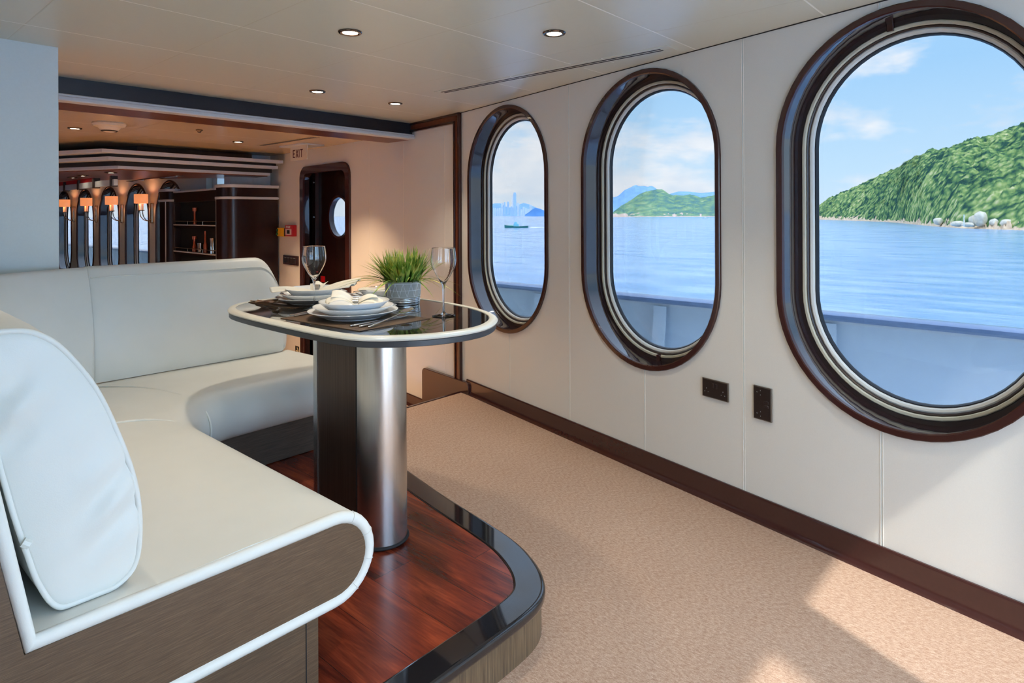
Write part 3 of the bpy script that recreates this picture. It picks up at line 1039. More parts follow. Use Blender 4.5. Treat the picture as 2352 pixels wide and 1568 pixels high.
# ------------------------------------------------------------------ tableware
def placemat(label, corners):
    cx = sum(c[0] for c in corners) / 4; cy = sum(c[1] for c in corners) / 4
    d = Vector((corners[1][0] - corners[0][0], corners[1][1] - corners[0][1])); a = math.atan2(d.y, d.x)
    ca, sa = math.cos(-a), math.sin(-a)
    loc = [((x - cx) * ca - (y - cy) * sa, (x - cx) * sa + (y - cy) * ca) for x, y in corners]
    mb = MB(); mb.prism(loc, 0, .0018)
    o = mb.build('placemat', MT['placemat']); o.location = (cx, cy, TZ); o.rotation_euler = (0, 0, a)
    return tag(o, label, 'placemat', 'woven placemats on the dining table')
placemat('dark woven placemat under the near plate stack at the table front edge', [(1.262, 2.345), (1.300, 1.868), (1.640, 1.892), (1.602, 2.37)])
placemat('dark woven placemat under the far plate stack near the sofa', [(1.400, 2.900), (1.432, 2.560), (1.745, 2.590), (1.72, 2.925)])
placemat('dark woven placemat behind the potted grass at the far right of the table', [(1.775, 2.43), (1.965, 2.44), (1.955, 2.64), (1.765, 2.63)])

def plate_mesh(r, h, foot):
    o_ = [(.0001, .004), (foot * .9, .004), (foot, 0), (foot + .004, 0), (foot + .006, .004)]
    m = 8
    for k in range(1, m + 1):
        t = k / m; o_.append((foot + .006 + (r - foot - .006) * t, .004 + (h - .006) * (t ** 1.35)))
    o_ += [(r + .0008, h - .001), (r, h), (r - .002, h)]
    for k in range(m, -1, -1):
        t = k / m; o_.append((foot + .008 + (r - foot - .010) * t, .0085 + (h - .0105) * (t ** 1.5)))
    o_.append((.0001, .008))
    return o_
def plate(label, x, y, z, r, h, foot, grp, name='dinner_plate', cat='plate'):
    mb = MB(); mb.lathe(plate_mesh(r, h, foot), 64)
    o = mb.build(name, MT['porcelain'], angle=50); o.location = (x, y, z)
    return tag(o, label, cat, grp)
GA = 'stacked white plates on the near placemat'; GB = 'stacked white plates on the far placemat'
Z0 = TZ + .002
plate('widest white plate at the bottom of the near stack', 1.466, 2.150, Z0, .174, .030, .105, GA)
plate('middle white plate of the near stack', 1.474, 2.160, Z0 + .0115, .156, .0335, .095, GA)
plate('shallow white bowl on top of the near plate stack', 1.459, 2.133, Z0 + .026, .135, .042, .080, GA, 'shallow_bowl', 'bowl')
plate('widest white plate at the bottom of the far stack', 1.600, 2.660, Z0, .172, .030, .105, GB)
plate('middle white plate of the far stack', 1.605, 2.668, Z0 + .0115, .150, .0335, .092, GB)
plate('shallow white bowl on top of the far plate stack', 1.597, 2.650, Z0 + .026, .128, .042, .078, GB, 'shallow_bowl', 'bowl')
plate('white plate half hidden behind the potted grass', 1.862, 2.535, Z0, .115, .026, .065, None)
plate('small napkin-topped white bowl behind the potted grass', 1.862, 2.535, Z0 + .010, .085, .034, .045, None, 'shallow_bowl', 'bowl')
plate('tiny white saucer beside the potted grass', 1.712, 2.268, Z0, .048, .011, .025, None, 'saucer', 'saucer')
for i, (px_, py_, lb) in enumerate([(1.697, 2.262, 'small white cone on the tiny saucer, left of the pair'), (1.720, 2.253, 'small white cone on the tiny saucer, right of the pair')]):
    mb = MB(); mb.lathe([(.009, 0), (.0085, .004), (.004, .014), (.0001, .018)], 16, caps=True)
    o = mb.build('salt_cone', MT['porcelain']); o.location = (px_, py_, Z0 + .0085); tag(o, lb, 'condiment cone', 'cones on the saucer')

def wing(mb, ang, L, w0, w1, z0, z1, arch, folds, amp, curl=0):
    ca, sa = math.cos(ang), math.sin(ang)
    def fn(u, v):
        vv = v * 2 - 1
        wd = w0 + (w1 - w0) * (u ** .75) * (1 - .10 * u * u)
        x = L * u * (1 - .12 * vv * vv * u)
        y = wd * vv
        z = z0 + (z1 - z0) * u + arch * math.sin(PI * min(1, u)) * (1 - .5 * vv * vv) + amp * math.sin(vv * folds * PI + .5) * (.35 + .65 * u) + curl * u * vv * vv
        return (x * ca - y * sa, x * sa + y * ca, z)
    mb.grid(fn, 22, 30)
def napkin(label, x, y, z, wings, grp='folded cream napkins on the plates', ringang=0):
    r = thing('napkin', label, 'napkin', (x, y, z), 0, grp)
    for k, wv in enumerate(wings):
        mb = MB(); wing(mb, *wv); mb.build('folded_wing', MT['cloth'], r, solid=.0016, angle=80)
    return r
nz = Z0 + .046
napkin('cream linen napkin folded like a bow in the near bowl', 1.462, 2.128, nz, [
    (R(150), .115, .020, .078, .002, .020, .030, 2.5, .006, .0),
    (R(128), .090, .018, .060, .010, .055, .020, 2.2, .005, -.02),
    (R(-38), .105, .018, .062, .002, .012, .026, 1.5, .006, -.010),
    (R(-20), .085, .016, .050, .008, .030, .018, 1.5, .005, .0)])
napkin('long cream linen napkin spread across the far bowl, ends overhanging', 1.600, 2.648, nz, [
    (R(138), .205, .020, .040, .004, .022, .012, 2, .005, -.018),
    (R(-40), .205, .020, .055, .004, .058, .010, 2.6, .006, -.020),
    (R(-48), .190, .020, .050, -.002, .045, .008, 2.2, .005, -.018),
    (R(40), .060, .020, .045, .006, .040, .014, 1.5, .006, 0)])
def napkin_ring(label, x, y, z, ang):
    mb = MB(); n = 24
    pts = [(math.cos(2 * PI * k / n) * .021 * math.cos(ang), math.cos(2 * PI * k / n) * .021 * math.sin(ang), .020 + math.sin(2 * PI * k / n) * .020) for k in range(n)]
    rings = []
    ax_ = Vector((-math.sin(ang), math.cos(ang), 0))
    for k in range(n):
        a = 2 * PI * k / n; rd = Vector((math.cos(a) * math.cos(ang), math.cos(a) * math.sin(ang), math.sin(a)))
        c = Vector((0, 0, .020)); q = []
        for dr, da in ((.021, -.011), (.0225, -.011), (.0225, .011), (.021, .011)):
            q.append(tuple(c + rd * dr + ax_ * da))
        rings.append(q)
    mb.loft(rings, True, False, loop=True)
    o = mb.build('napkin_ring', MT['steel'], bevel=.0006); o.location = (x, y, z)
    return tag(o, label, 'napkin ring', 'polished napkin rings')
napkin_ring('polished steel ring gathering the near napkin', 1.462, 2.128, nz - .010, R(52))
napkin_ring('polished steel ring gathering the far napkin', 1.604, 2.640, nz - .006, R(48))
# napkin of the third place
napkin('cream napkin in the bowl behind the potted grass', 1.862, 2.535, Z0 + .038, [(R(140), .09, .02, .05, 0, .006, .012, 2, .004, 0), (R(-40), .09, .02, .05, 0, .006, .012, 2, .004, 0)])

# cutlery: built pointing along +x, handle end at the origin
def handle_rings(L, w0, w1, t, zf):
    rings = []
    for k in range(13):
        u = k / 12; w_ = (w0 + (w1 - w0) * u) * (math.sqrt(min(1, .12 + u * 9)) if u < .1 else 1)
        th = t * (1 - .35 * u)
        rings.append([(L * u, w_ * math.cos(2 * PI * j / 12), zf(u) + th * math.sin(2 * PI * j / 12)) for j in range(12)])
    return rings
def mk_spoon(name='spoon', L=.205):
    mb = MB(); mb.loft(handle_rings(L * .70, .0085, .0030, .0024, lambda u: .004 + .008 * u * u))
    def bowl(u, v):
        a = u * L * .30; hw = .021 * math.sin(PI * min(1, (u * .94 + .06))) ** .6; vv = v * 2 - 1
        d = .008 * (1 - vv * vv) * math.sin(PI * u) ** .7
        return (L * .70 + a, hw * vv, .012 + .006 * u - d)
    mb2 = MB(); mb2.grid(bowl, 18, 12)
    return mb, mb2
def mk_fork(L=.20):
    mb = MB(); mb.loft(handle_rings(L * .66, .0085, .0028, .0024, lambda u: .004 + .008 * u * u))
    m2 = MB()
    m2.loft([[(L * .66 + L * .10 * u, w_ * math.cos(2 * PI * j / 8), .012 - .003 * math.sin(PI * u / 2) + .0012 * math.sin(2 * PI * j / 8)) for j in range(8)] for u, w_ in ((0, .003), (.4, .008), (.8, .0115), (1, .0118))])
    for k in range(4):
        yy = -.0098 + .0065 * k
        m2.tube([(L * .755, yy, .009), (L * .83, yy, .0075), (L * .90, yy, .009), (L * .97, yy, .013), (L, yy, .016)], [.0016, .0015, .0014, .0012, .0007], 6)
    return mb, m2
def mk_knife(L=.235):
    mb = MB(); mb.loft(handle_rings(L * .48, .0085, .0062, .0038, lambda u: .004))
    m2 = MB(); m2.prism([(L * .48, -.004), (L * .54, -.009), (L * .92, -.009), (L, .004), (L * .97, .0075), (L * .48, .006)], .003, .0045)
    return mb, m2
def cutlery(kind, label, x, y, ang, z=TZ, tilt=0, grp='cutlery on the dining table', L=None):
    mk = {'spoon': mk_spoon, 'fork': mk_fork, 'knife': mk_knife}[kind]
    a, b = mk(L=L) if L else mk()
    r = thing(kind, label, kind, (x, y, z), 0, grp); r.rotation_euler = (0, -tilt, ang)
    a.build('handle', MT['steel'], r, angle=60)
    b.build({'spoon': 'bowl', 'fork': 'tines', 'knife': 'blade'}[kind], MT['steel'], r, angle=60, solid=.0012 if kind == 'spoon' else 0)
    return r
cutlery('spoon', 'polished spoon lying nearest the camera at the front of the table', 1.352, 1.893, R(19), Z0, R(3), L=.30)
cutlery('knife', 'polished table knife just behind the front spoon', 1.335, 1.925, R(13.5), Z0, L=.29)
cutlery('knife', 'polished table knife closest to the near plate stack', 1.322, 1.960, R(9), Z0, L=.27)
cutlery('fork', 'polished fork left of the near plates, furthest from the camera', 1.308, 2.358, R(12), Z0, L=.20)
cutlery('fork', 'polished fork left of the near plates, nearest the camera', 1.314, 2.333, R(11), Z0, L=.20)
cutlery('knife', 'polished knife on the left end of the far placemat', 1.442, 2.890, R(-85), Z0, L=.23)
cutlery('spoon', 'polished spoon with its bowl raised on the far placemat', 1.408, 2.84, R(-80), Z0, R(5), L=.18)
cutlery('fork', 'polished fork beside the far plate stack', 1.418, 2.91, R(-82), Z0, L=.20)
cutlery('fork', 'polished fork with upturned tines behind the near napkin', 1.80, 2.64, R(-35), Z0 + .026, R(10), L=.14)

# wine glasses
def wine_glass(label, x, y, H=.272):
    k = H / .272
    outer = [(.0001, .002), (.020, .0025), (.043, .0015), (.0455, .002), (.045, .0035), (.024, .006), (.009, .012), (.0048, .022), (.0036, .045), (.0036, .080), (.0042, .105), (.0065, .122),
             (.012, .134), (.023, .151), (.034, .170), (.0440, .190), (.0498, .208), (.0512, .226), (.0496, .245), (.0472, .264), (.0462, .272)]
    inner = [(.0454, .2722), (.0462, .264), (.0486, .245), (.0502, .226), (.0488, .208), (.0430, .190), (.0330, .170), (.0218, .151), (.0105, .137), (.003, .129), (.0001, .128)]
    po = spline([(a, b) for a, b in outer[2:]], 2, False); pi_ = spline(inner, 2, False)
    prof = outer[:2] + po + pi_
    prof = [(max(.0001, a) * k, b * k) for a, b in prof]
    mb = MB(); mb.lathe(prof, 48)
    o = mb.build('wine_glass', MT['crystal'], angle=70); o.location = (x, y, TZ)
    return tag(o, label, 'wine glass', 'wine glasses')
wine_glass('tall empty wine glass in front of the far plate stack', 1.486, 2.470)
wine_glass('tall empty wine glass at the right of the potted grass', 1.722, 1.904)

# pot with grass
pot = thing('potted_grass', 'bushy green grass in a round grey pot with white triangle pattern', 'potted plant', (1.838, 2.305, TZ))
PRR = .081
mb = MB()
zp = [(.0001, 0), (.072, 0), (.0745, .002), (.075, .012), (.0765, .014), (.0765, .017), (.075, .019), (.0765, .021), (.0765, .024), (.0755, .026), (.077, .028), (.077, .031), (.0760, .033)]
mb.lathe(zp, 48); mb.build('metal_base', MT['galv'], pot)
mb = MB(); mb.lathe([(.0755, .032), (.0775, .034), (.081, .104), (.0795, .105), (.0775, .103), (.076, .085), (.0001, .085)], 48); pot_o = mb.build('pot_body', MT['potgrey'], pot)
mb = MB(); mb.lathe([(.0765, .088), (.0001, .0885)], 32); mb.build('soil', MT['soil'], pot)
mb = MB()
def pr(z): return .0775 + (.081 - .0775) * (z - .034) / .070 + .0004
NT_ = 14
for zz in (.0385, .067, .0965):
    mb.tube([(pr(zz) * math.cos(2 * PI * k / 56), pr(zz) * math.sin(2 * PI * k / 56), zz) for k in range(56)], .0007, 5, closed=True)
for k in range(NT_):
    a0 = 2 * PI * k / NT_; da = PI / NT_
    for sgn in (-1, 1):
        mb.tube([((pr(z)) * math.cos(a0 + sgn * da * t), (pr(z)) * math.sin(a0 + sgn * da * t), z) for t, z in [(q / 4, .0965 - .058 * q / 4) for q in range(5)]], .0007, 5)
mb.build('painted_triangles', MT['potline'], pot_o)
mb = MB()
rnd = random.Random(3)
def blade(x0, y0, ang, L, lean, droop, wd):
    n = 7; i0 = len(mb.v); pts = []
    for k in range(n + 1):
        t = k / n
        rr_ = L * (lean * t + .35 * droop * t * t)
        zz = .088 + L * (t * math.sqrt(max(.05, 1 - lean * lean)) - droop * .55 * t * t)
        w_ = wd * (1 - t ** 2.2) * (.6 + .9 * min(1, t * 3)) * .5 + .0002
        cx, cy = x0 + math.cos(ang) * rr_, y0 + math.sin(ang) * rr_
        px_, py_ = -math.sin(ang) * w_, math.cos(ang) * w_
        pts += [(cx - px_, cy - py_, zz + w_ * .35), (cx, cy, zz), (cx + px_, cy + py_, zz + w_ * .35)]
    mb.add(pts)
    for k in range(n):
        for j in (0, 1):
            a = i0 + k * 3 + j; mb.f.append([a, a + 1, a + 4, a + 3])
for k in range(460):
    a = rnd.uniform(0, 2 * PI); r0 = .068 * math.sqrt(rnd.random())
    x0, y0 = r0 * math.cos(a), r0 * math.sin(a)
    ang = a + rnd.gauss(0, .7)
    q = rnd.random()
    if q < .72:
        L, lean, dr = rnd.uniform(.10, .185), rnd.uniform(.05, .55), rnd.uniform(.0, .25)
    elif q < .94:
        L, lean, dr = rnd.uniform(.12, .20), rnd.uniform(.35, .75), rnd.uniform(.15, .6)
    else:
        L, lean, dr = rnd.uniform(.12, .18), rnd.uniform(.6, .9), rnd.uniform(.8, 1.4)
    blade(x0, y0, ang, L, lean, dr, rnd.uniform(.005, .0105))
for ang, L, lean, dr in ((R(200), .17, .75, 1.7), (R(262), .15, .6, 1.9), (R(160), .21, .8, 1.0), (R(140), .21, .85, 1.2), (R(-20), .17, .8, 1.3), (R(-60), .16, .6, 2.0)):
    blade(.065 * math.cos(ang), .065 * math.sin(ang), ang, L, lean, dr, .008)
mb.build('grass', MT['grass'], pot, angle=60)

# ------------------------------------------------------------------ wall sockets
def holes_set(par, cu, cz, rot):
    for a, b, w_, h_ in ((0, .011, .0025, .006), (-.010, -.006, .005, .0022), (.010, -.006, .005, .0022)):
        u, z = cu + a * math.cos(rot) - b * math.sin(rot), cz + a * math.sin(rot) + b * math.cos(rot)
        if abs(math.sin(rot)) > .5: w_, h_ = h_, w_
        mb = MB(lambda u, o, z: (u, -o, z)); mb.box(u - w_, u + w_, -.0105, -.0095, z - h_, z + h_)
        mb.build('pin_hole', MT['hole'], par)
        mb = MB(lambda u, o, z: (u, -o, z)); mb.box(u - w_ * .4, u + w_ * .5, -.0108, -.0100, z - h_ * .5, z + h_ * .3)
        mb.build('contact', MT['pin'], par)
def socket_plate(name, label, F, cu, cz, w_, h_, horizontal):
    root = thing(name, label, 'socket', F(cu, -.001, cz), F.ang, 'dark socket plates on the window wall')
    N_ = lambda u, o, z: (u, -o, z)
    mb = MB(N_); mb.box(-w_ / 2, w_ / 2, -.0085, 0, -h_ / 2, h_ / 2); mb.build('back_plate', MT['socketedge'], root, bevel=.001)
    mb = MB(N_); mb.box(-w_ / 2 + .004, w_ / 2 - .004, -.0100, -.0080, -h_ / 2 + .004, h_ / 2 - .004)
    fp = mb.build('face_plate', MT['socket'], root, bevel=.0005)
    for s in (-1, 1):
        if horizontal:
            holes_set(fp, s * .048, -.012, 0)
            mb = MB(N_); mb.box(s * .048 - .012, s * .048 + .012, -.0105, -.0095, .024, .026); mb.build('usb_slot', MT['hole'], fp)
            mb = MB(N_); mb.box(s * .009 - .006, s * .009 + .006, -.0125, -.0095, .006, .028)
        else:
            holes_set(fp, .014, s * .048, R(-90))
            mb = MB(N_); mb.box(-.028, -.026, -.0105, -.0095, s * .048 - .008, s * .048 + .008); mb.build('usb_slot', MT['hole'], fp)
            mb = MB(N_); mb.box(-.032, -.010, -.0125, -.0095, s * .009 - .006, s * .009 + .006)
        mb.build('rocker_switch', MT['darkring'], root, bevel=.001)
    return root
socket_plate('wall_socket', 'dark double socket plate mounted wide, below the middle window', WF, 1.3665, .549, .150, .090, True)
socket_plate('wall_socket', 'dark double socket plate mounted upright, left of the near window', WF, 1.109, .543, .090, .151, False)

# ------------------------------------------------------------------ ceiling fittings
def spot(x, y, z, power, size=R(96), blend=.7, col=(1, .88, .72)):
    l = bpy.data.lights.new('spot_beam', 'SPOT'); l.energy = power; l.spot_size = size; l.spot_blend = blend; l.color = col; l.shadow_soft_size = .035
    o = bpy.data.objects.new('spot_beam', l); COL.objects.link(o); o.location = (x, y, z); return o
def downlight(label, x, y, z, r=.052, grp='recessed ceiling spotlights'):
    t = thing('downlight', label, 'ceiling light', (x, y, z), 0, grp)
    k = r / .052
    mb = MB(); mb.lathe([(.052 * k, .0005), (.0525 * k, -.003), (.049 * k, -.0075), (.040 * k, -.009), (.034 * k, -.006), (.0335 * k, .004), (.052 * k, .004)], 40); mb.build('trim_ring', MT['darkchrome'], t)
    mb = MB(); mb.lathe([(.0338 * k, -.005), (.030 * k, -.001), (.0295 * k, .000)], 32); mb.build('reflector', MT['lamp'], t)
    mb = MB(); mb.lathe([(.0001, -.0022), (.018 * k, -.0018), (.031 * k, -.001)], 32); mb.build('lamp_glass', MT['lamp'], t)
    return t
LB = ['lit recessed spotlight nearest the camera on the left half of the ceiling', 'lit recessed spotlight left of the long air slot',
      'lit recessed spotlight close to the dark beam, left of two', 'lit recessed spotlight close to the dark beam, right of two']
for (x, y), lb in zip(LIGHTS, LB):
    downlight(lb, x, y, CEIL)
for x, y in LIGHTS + ADDED_UNSEEN:
    spot(x, y, CEIL - .015, 9 if (x, y) in ADDED_UNSEEN[:2] else 18)
# long air slot
sl = thing('air_slot', 'long narrow double air slot in the ceiling beside the windows', 'air vent', (2.87, 2.37, CEIL))
mb = MB(); mb.box(-.052, .062, -.87, .83, -.0035, .002); mb.build('slot_plate', MT['ceiling'], sl, bevel=.001)
for a in (-.022, .006):
    mb = MB(); mb.box(a, a + .014, -.815, .80, -.0042, -.003); mb.build('dark_slot', MT['black'], sl)

# ------------------------------------------------------------------ far room fittings
for x, y, lb in ((1.565, 6.326, 'lit spotlight beside the smoke detector in the far room ceiling'), (2.95, 6.303, 'lit spotlight before the bar canopy in the far room, near the exit sign')):
    downlight(lb, x, y, FCEIL); spot(x, y, FCEIL - .015, 95, col=(1, .68, .42))
for x, y in ((0, 7.5), (3.0, 5.3), (1.6, 5.2), (.2, 5.3)):
    spot(x, y, FCEIL - .015, 80, col=(1, .68, .42))  # far room spots, no fittings modelled here
sm = thing('smoke_detector', 'round cream smoke detector on the far room ceiling', 'smoke detector', (1.664, 5.781, FCEIL))
mb = MB(); mb.lathe([(.115, .001), (.118, -.012), (.110, -.028), (.085, -.036)], 36); mb.build('base_dish', MT['plastic'], sm)
mb = MB(); mb.lathe([(.085, -.034), (.078, -.044), (.055, -.066), (.030, -.074), (.0001, -.075)], 36); mb.build('sensor_body', MT['plastic'], sm)
mb = MB(); mb.lathe([(.060, -.0625), (.052, -.071), (.050, -.069), (.057, -.062)], 30); mb.build('sensor_vents', MT['black'], sm)
o = MB().lathe([(.028, .001), (.030, -.006), (.018, -.012), (.012, -.024), (.0001, -.026)], 20).build('sprinkler', MT['darkchrome']); o.location = (2.323, 5.689, FCEIL)
tag(o, 'small round sprinkler head in the middle of the far room ceiling', 'sprinkler')
sl = thing('air_slot', 'dark double air slot in the far room ceiling beside the exit sign', 'air vent', (3.27, 5.95, FCEIL))
mb = MB(); mb.box(-.045, .045, -.55, .52, -.003, .002); mb.build('slot_plate', MT['farceiling'], sl)
for a in (-.022, .008):
    mb = MB(); mb.box(a, a + .014, -.53, .50, -.0042, -.0028); mb.build('dark_slot', MT['black'], sl)

# EXIT sign: hangs along the ship's length, read from the middle of the room
ex = thing('exit_sign', 'hanging illuminated EXIT sign plate on the far room ceiling', 'exit sign', (3.50, 6.12, FCEIL), R(0))
mb = MB(); mb.box(-.06, .20, -.18, .28, -.014, .0); mb.build('mount_plate', MT['white'], ex, bevel=.002)
EXZ = -.165
mb = MB(); mb.prism(rrect(-.185, .145, EXZ, -.014, .012), -.006, .004, axis='x'); mb.build('sign_plate', MT['plastic'], ex)
mb = MB(lambda a, b, c: (-.0072 + c, -a, b))
def stroke(x0, z0, x1, z1, t=.012):
    d = Vector((x1 - x0, z1 - z0)); n_ = Vector((-d.y, d.x)).normalized() * t / 2
    i = mb.add([(x0 - n_.x, z0 - n_.y, 0), (x1 - n_.x, z1 - n_.y, 0), (x1 + n_.x, z1 + n_.y, 0), (x0 + n_.x, z0 + n_.y, 0),
                (x0 - n_.x, z0 - n_.y, .001), (x1 - n_.x, z1 - n_.y, .001), (x1 + n_.x, z1 + n_.y, .001), (x0 + n_.x, z0 + n_.y, .001)])
    for q in ((0, 1, 2, 3), (7, 6, 5, 4), (0, 4, 5, 1), (1, 5, 6, 2), (2, 6, 7, 3), (3, 7, 4, 0)):
        mb.f.append([i + k for k in q])
z0, z1 = EXZ + .028, EXZ + .112
x = -.085
stroke(x, z0, x, z1); stroke(x, z1 - .006, x + .036, z1 - .006); stroke(x, (z0 + z1) / 2, x + .031, (z0 + z1) / 2); stroke(x, z0 + .006, x + .036, z0 + .006)
stroke(x + .056, z0, x + .098, z1); stroke(x + .056, z1, x + .098, z0)
stroke(x + .120, z0, x + .120, z1)
stroke(x + .142, z1 - .006, x + .190, z1 - .006); stroke(x + .166, z0, x + .166, z1)
mb.build('exit_letters', simple('dark_red_letters', rgb(84, 14, 20), .5), ex)

# wall fittings near the far door, local x along wall, y = into the room
def onwall(name, label, cat, F, u, z):
    return thing(name, label, cat, F(u, 0, z), F.ang)
IN = lambda u, o, z: (u, o, z)           # local +y points into the room (left of the wall direction)
t = onwall('fire_call_point', 'red fire call point box on the far wall beside a yellow box', 'fire call point', FF, fy2u(6.915), 1.232)
mb = MB(IN); mb.box(-.10, .10, 0, .055, -.065, .068); mb.build('housing', MT['red'], t, bevel=.006)
mb = MB(IN); mb.box(-.075, .080, .054, .058, -.050, .020); mb.build('glass_panel', simple('white_break_panel', rgb(225, 200, 196), .3), t)
mb = MB(IN); mb.box(-.035, .035, .057, .060, -.035, .008); mb.build('black_label', MT['black'], t)
# FIRE lettering
mb = MB(lambda a, b, c: (-a, .0575 + c, b))
def stk(x0, z0, x1, z1, t_=.006):
    d = Vector((x1 - x0, z1 - z0)); n_ = Vector((-d.y, d.x)).normalized() * t_ / 2
    i = mb.add([(x0 - n_.x, z0 - n_.y, -.003), (x1 - n_.x, z1 - n_.y, -.003), (x1 + n_.x, z1 + n_.y, -.003), (x0 + n_.x, z0 + n_.y, -.003),
                (x0 - n_.x, z0 - n_.y, .0005), (x1 - n_.x, z1 - n_.y, .0005), (x1 + n_.x, z1 + n_.y, .0005), (x0 + n_.x, z0 + n_.y, .0005)])
    for q in ((3, 2, 1, 0), (4, 5, 6, 7), (0, 1, 5, 4), (1, 2, 6, 5), (2, 3, 7, 6), (3, 0, 4, 7)):
        mb.f.append([i + k for k in q])
a_, b_ = .030, .056; w2 = .020
x = -.062
stk(x, a_, x, b_); stk(x, b_ - .003, x + w2, b_ - .003); stk(x, (a_ + b_) / 2, x + w2 * .8, (a_ + b_) / 2); x += .034
stk(x, a_, x, b_); x += .018
stk(x, a_, x, b_); stk(x, b_ - .003, x + w2, b_ - .003); stk(x + w2, b_ - .003, x + w2, (a_ + b_) / 2); stk(x, (a_ + b_) / 2, x + w2, (a_ + b_) / 2); stk(x + w2 * .4, (a_ + b_) / 2, x + w2, a_); x += .034
stk(x, a_, x, b_); stk(x, b_ - .003, x + w2, b_ - .003); stk(x, (a_ + b_) / 2, x + w2 * .8, (a_ + b_) / 2); stk(x, a_ + .003, x + w2, a_ + .003)
mb.build('fire_letters', simple('white_letters', rgb(240, 225, 220), .4), t)
t = onwall('alarm_box', 'yellow box with two dark green buttons on the far wall', 'alarm box', FF, fy2u(7.165), 1.214)
mb = MB(IN); mb.box(-.115, .060, 0, .060, -.052, .050); mb.build('housing', MT['yellow'], t, bevel=.006)
mb = MB(IN); mb.box(-.14, -.115, 0, .052, -.048, .046); mb.build('black_side', MT['darkring'], t, bevel=.003)
for zz in (.020, -.022):
    mb = MB(IN); mb.loft([[(.045 + .018 * math.cos(2 * PI * k / 16), yy, zz + .018 * math.sin(2 * PI * k / 16)) for k in range(16)] for yy in (.055, .072)]); mb.build('button', MT['green'], t)
t = onwall('switch_panel', 'dark four-gang light switch panel left of the far doorway', 'switch panel', FF, fy2u(6.965), .883)
mb = MB(IN); mb.box(-.20, .20, 0, .014, -.055, .055); mb.build('panel_plate', MT['brown'], t, bevel=.003)
for k in range(4):
    mb = MB(IN); mb.box(-.155 + k * .080, -.155 + k * .080 + .066, .012, .022, -.035, .028); mb.build('rocker_switch', MT['darkring'], t, bevel=.002)
    mb = MB(IN); mb.box(-.150 + k * .080, -.150 + k * .080 + .050, .0215, .0235, .026, .030); mb.build('switch_marker', MT['white'], t)
# low evacuation arrow sign
t = onwall('arrow_sign', 'small black low-level arrow sign left of the far doorway', 'sign', FF, fy2u(6.815), -.165)
mb = MB(IN); mb.box(-.055, .055, 0, .003, -.06, .06); mb.build('sign_plate', MT['plastic'], t)
mb = MB(IN); mb.box(-.050, .050, .0025, .0036, -.055, .055); mb.build('sign_field', MT['black'], t)
mb = MB(lambda a, b, c: (-a, .0042 + c, b))
for q in (((-.035, 0), (.025, 0)), ((-.002, .040), (.034, 0)), ((-.002, -.040), (.034, 0))):
    stk(q[0][0], q[0][1], q[1][0], q[1][1], .014)
mb.build('arrow', simple('pale_arrow', rgb(226, 214, 170), .5), t)

# ------------------------------------------------------------------ far doorway
dr = struct('door_1')
def frame_ring(nm, o_out, o_in, off0, off1, mat, par, r=.14):
    mb = MB(lambda a, b, c: FF(a, c, b))
    A = rrect(D0 + o_out, D1 - o_out, LOW + .0 if o_out >= 0 else LOW, DZ1 - o_out, r - o_out * .6, 8)
    B = rrect(D0 + o_in, D1 - o_in, LOW + .02, DZ1 - o_in, max(.03, r - o_in * .6), 8)
    n_ = len(A)
    rings = [[FF(A[k][0], off0, A[k][1]), FF(B[k][0], off0, B[k][1]), FF(B[k][0], off1, B[k][1]), FF(A[k][0], off1, A[k][1])] for k in range(n_)]
    m2 = MB(); m2.loft(rings, True, False, loop=True)
    return m2.build(nm, MT[mat], par, bevel=.003)
frame_ring('door_frame', 0, .085, -.022, .004, 'brown', dr)
frame_ring('door_reveal', .03, .080, .0, .06, 'reveal', dr)
V0, V1 = fy2u(5.32), fy2u(7.17)
for nm_, a_, b_, c_, d_ in (('recess_side', V1, V1 + .03, LOW, 2.06), ('recess_side', V0 - .03, V0, LOW, 2.06), ('recess_head', V0, V1, 2.03, 2.06), ('recess_sill', V0, V1, LOW - .03, LOW)):
    mb = MB(FF); mb.box(a_, b_, .036, .285, c_, d_); mb.build(nm_, MT['reveal'], dr)
mb = MB(lambda a, b, c: FF(a, c, b))
DC = (D0 + D1) / 2
# leaf with a round port light
PCU, PCZ, PRD = fy2u(6.25), 1.392, .222
circ = [(PCU + PRD * math.cos(2 * PI * k / 40), PCZ + PRD * math.sin(2 * PI * k / 40)) for k in range(40)]
mb.prism([(V0, LOW), (V1, LOW), (V1, 2.03), (V0, 2.03)], .24, .28, [circ])
mb.build('door_leaf', simple('dark_lacquer_door', rgb(40, 22, 20), .18, vary=.05), dr, smooth=False)
rings = [[FF(PCU + r_ * math.cos(2 * PI * k / 48), o_, PCZ + r_ * math.sin(2 * PI * k / 48)) for r_, o_ in ((PRD - .004, .225), (PRD + .022, .222), (PRD + .028, .235), (PRD + .028, .242), (PRD - .004, .285))] for k in range(48)]
mb = MB(); mb.loft(rings, True, False, loop=True); mb.build('port_ring', MT['brown'], dr)
mb = MB(lambda a, b, c: FF(a, c, b)); mb.prism(circ, .258, .264); mb.build('glass_pane', MT['glass'], dr, smooth=False)
mb = MB(FF); hu = fy2u(6.80); mb.box(hu - .05, hu + .05, .20, .245, LOW, 1.99); mb.build('hinge_post', MT['brown'], dr, bevel=.004)
for z in (.55, .98, 1.39, 1.80):
    mb = MB(FF); mb.box(hu - .012, hu + .002, .190, .202, z - .008, z + .008); mb.build('hinge_pin', MT['chrome'], dr, bevel=.002)
mb = MB(FF); mb.box(fy2u(6.60), fy2u(6.70), .234, .241, .63, .70); mb.build('red_notice', MT['red'], dr)

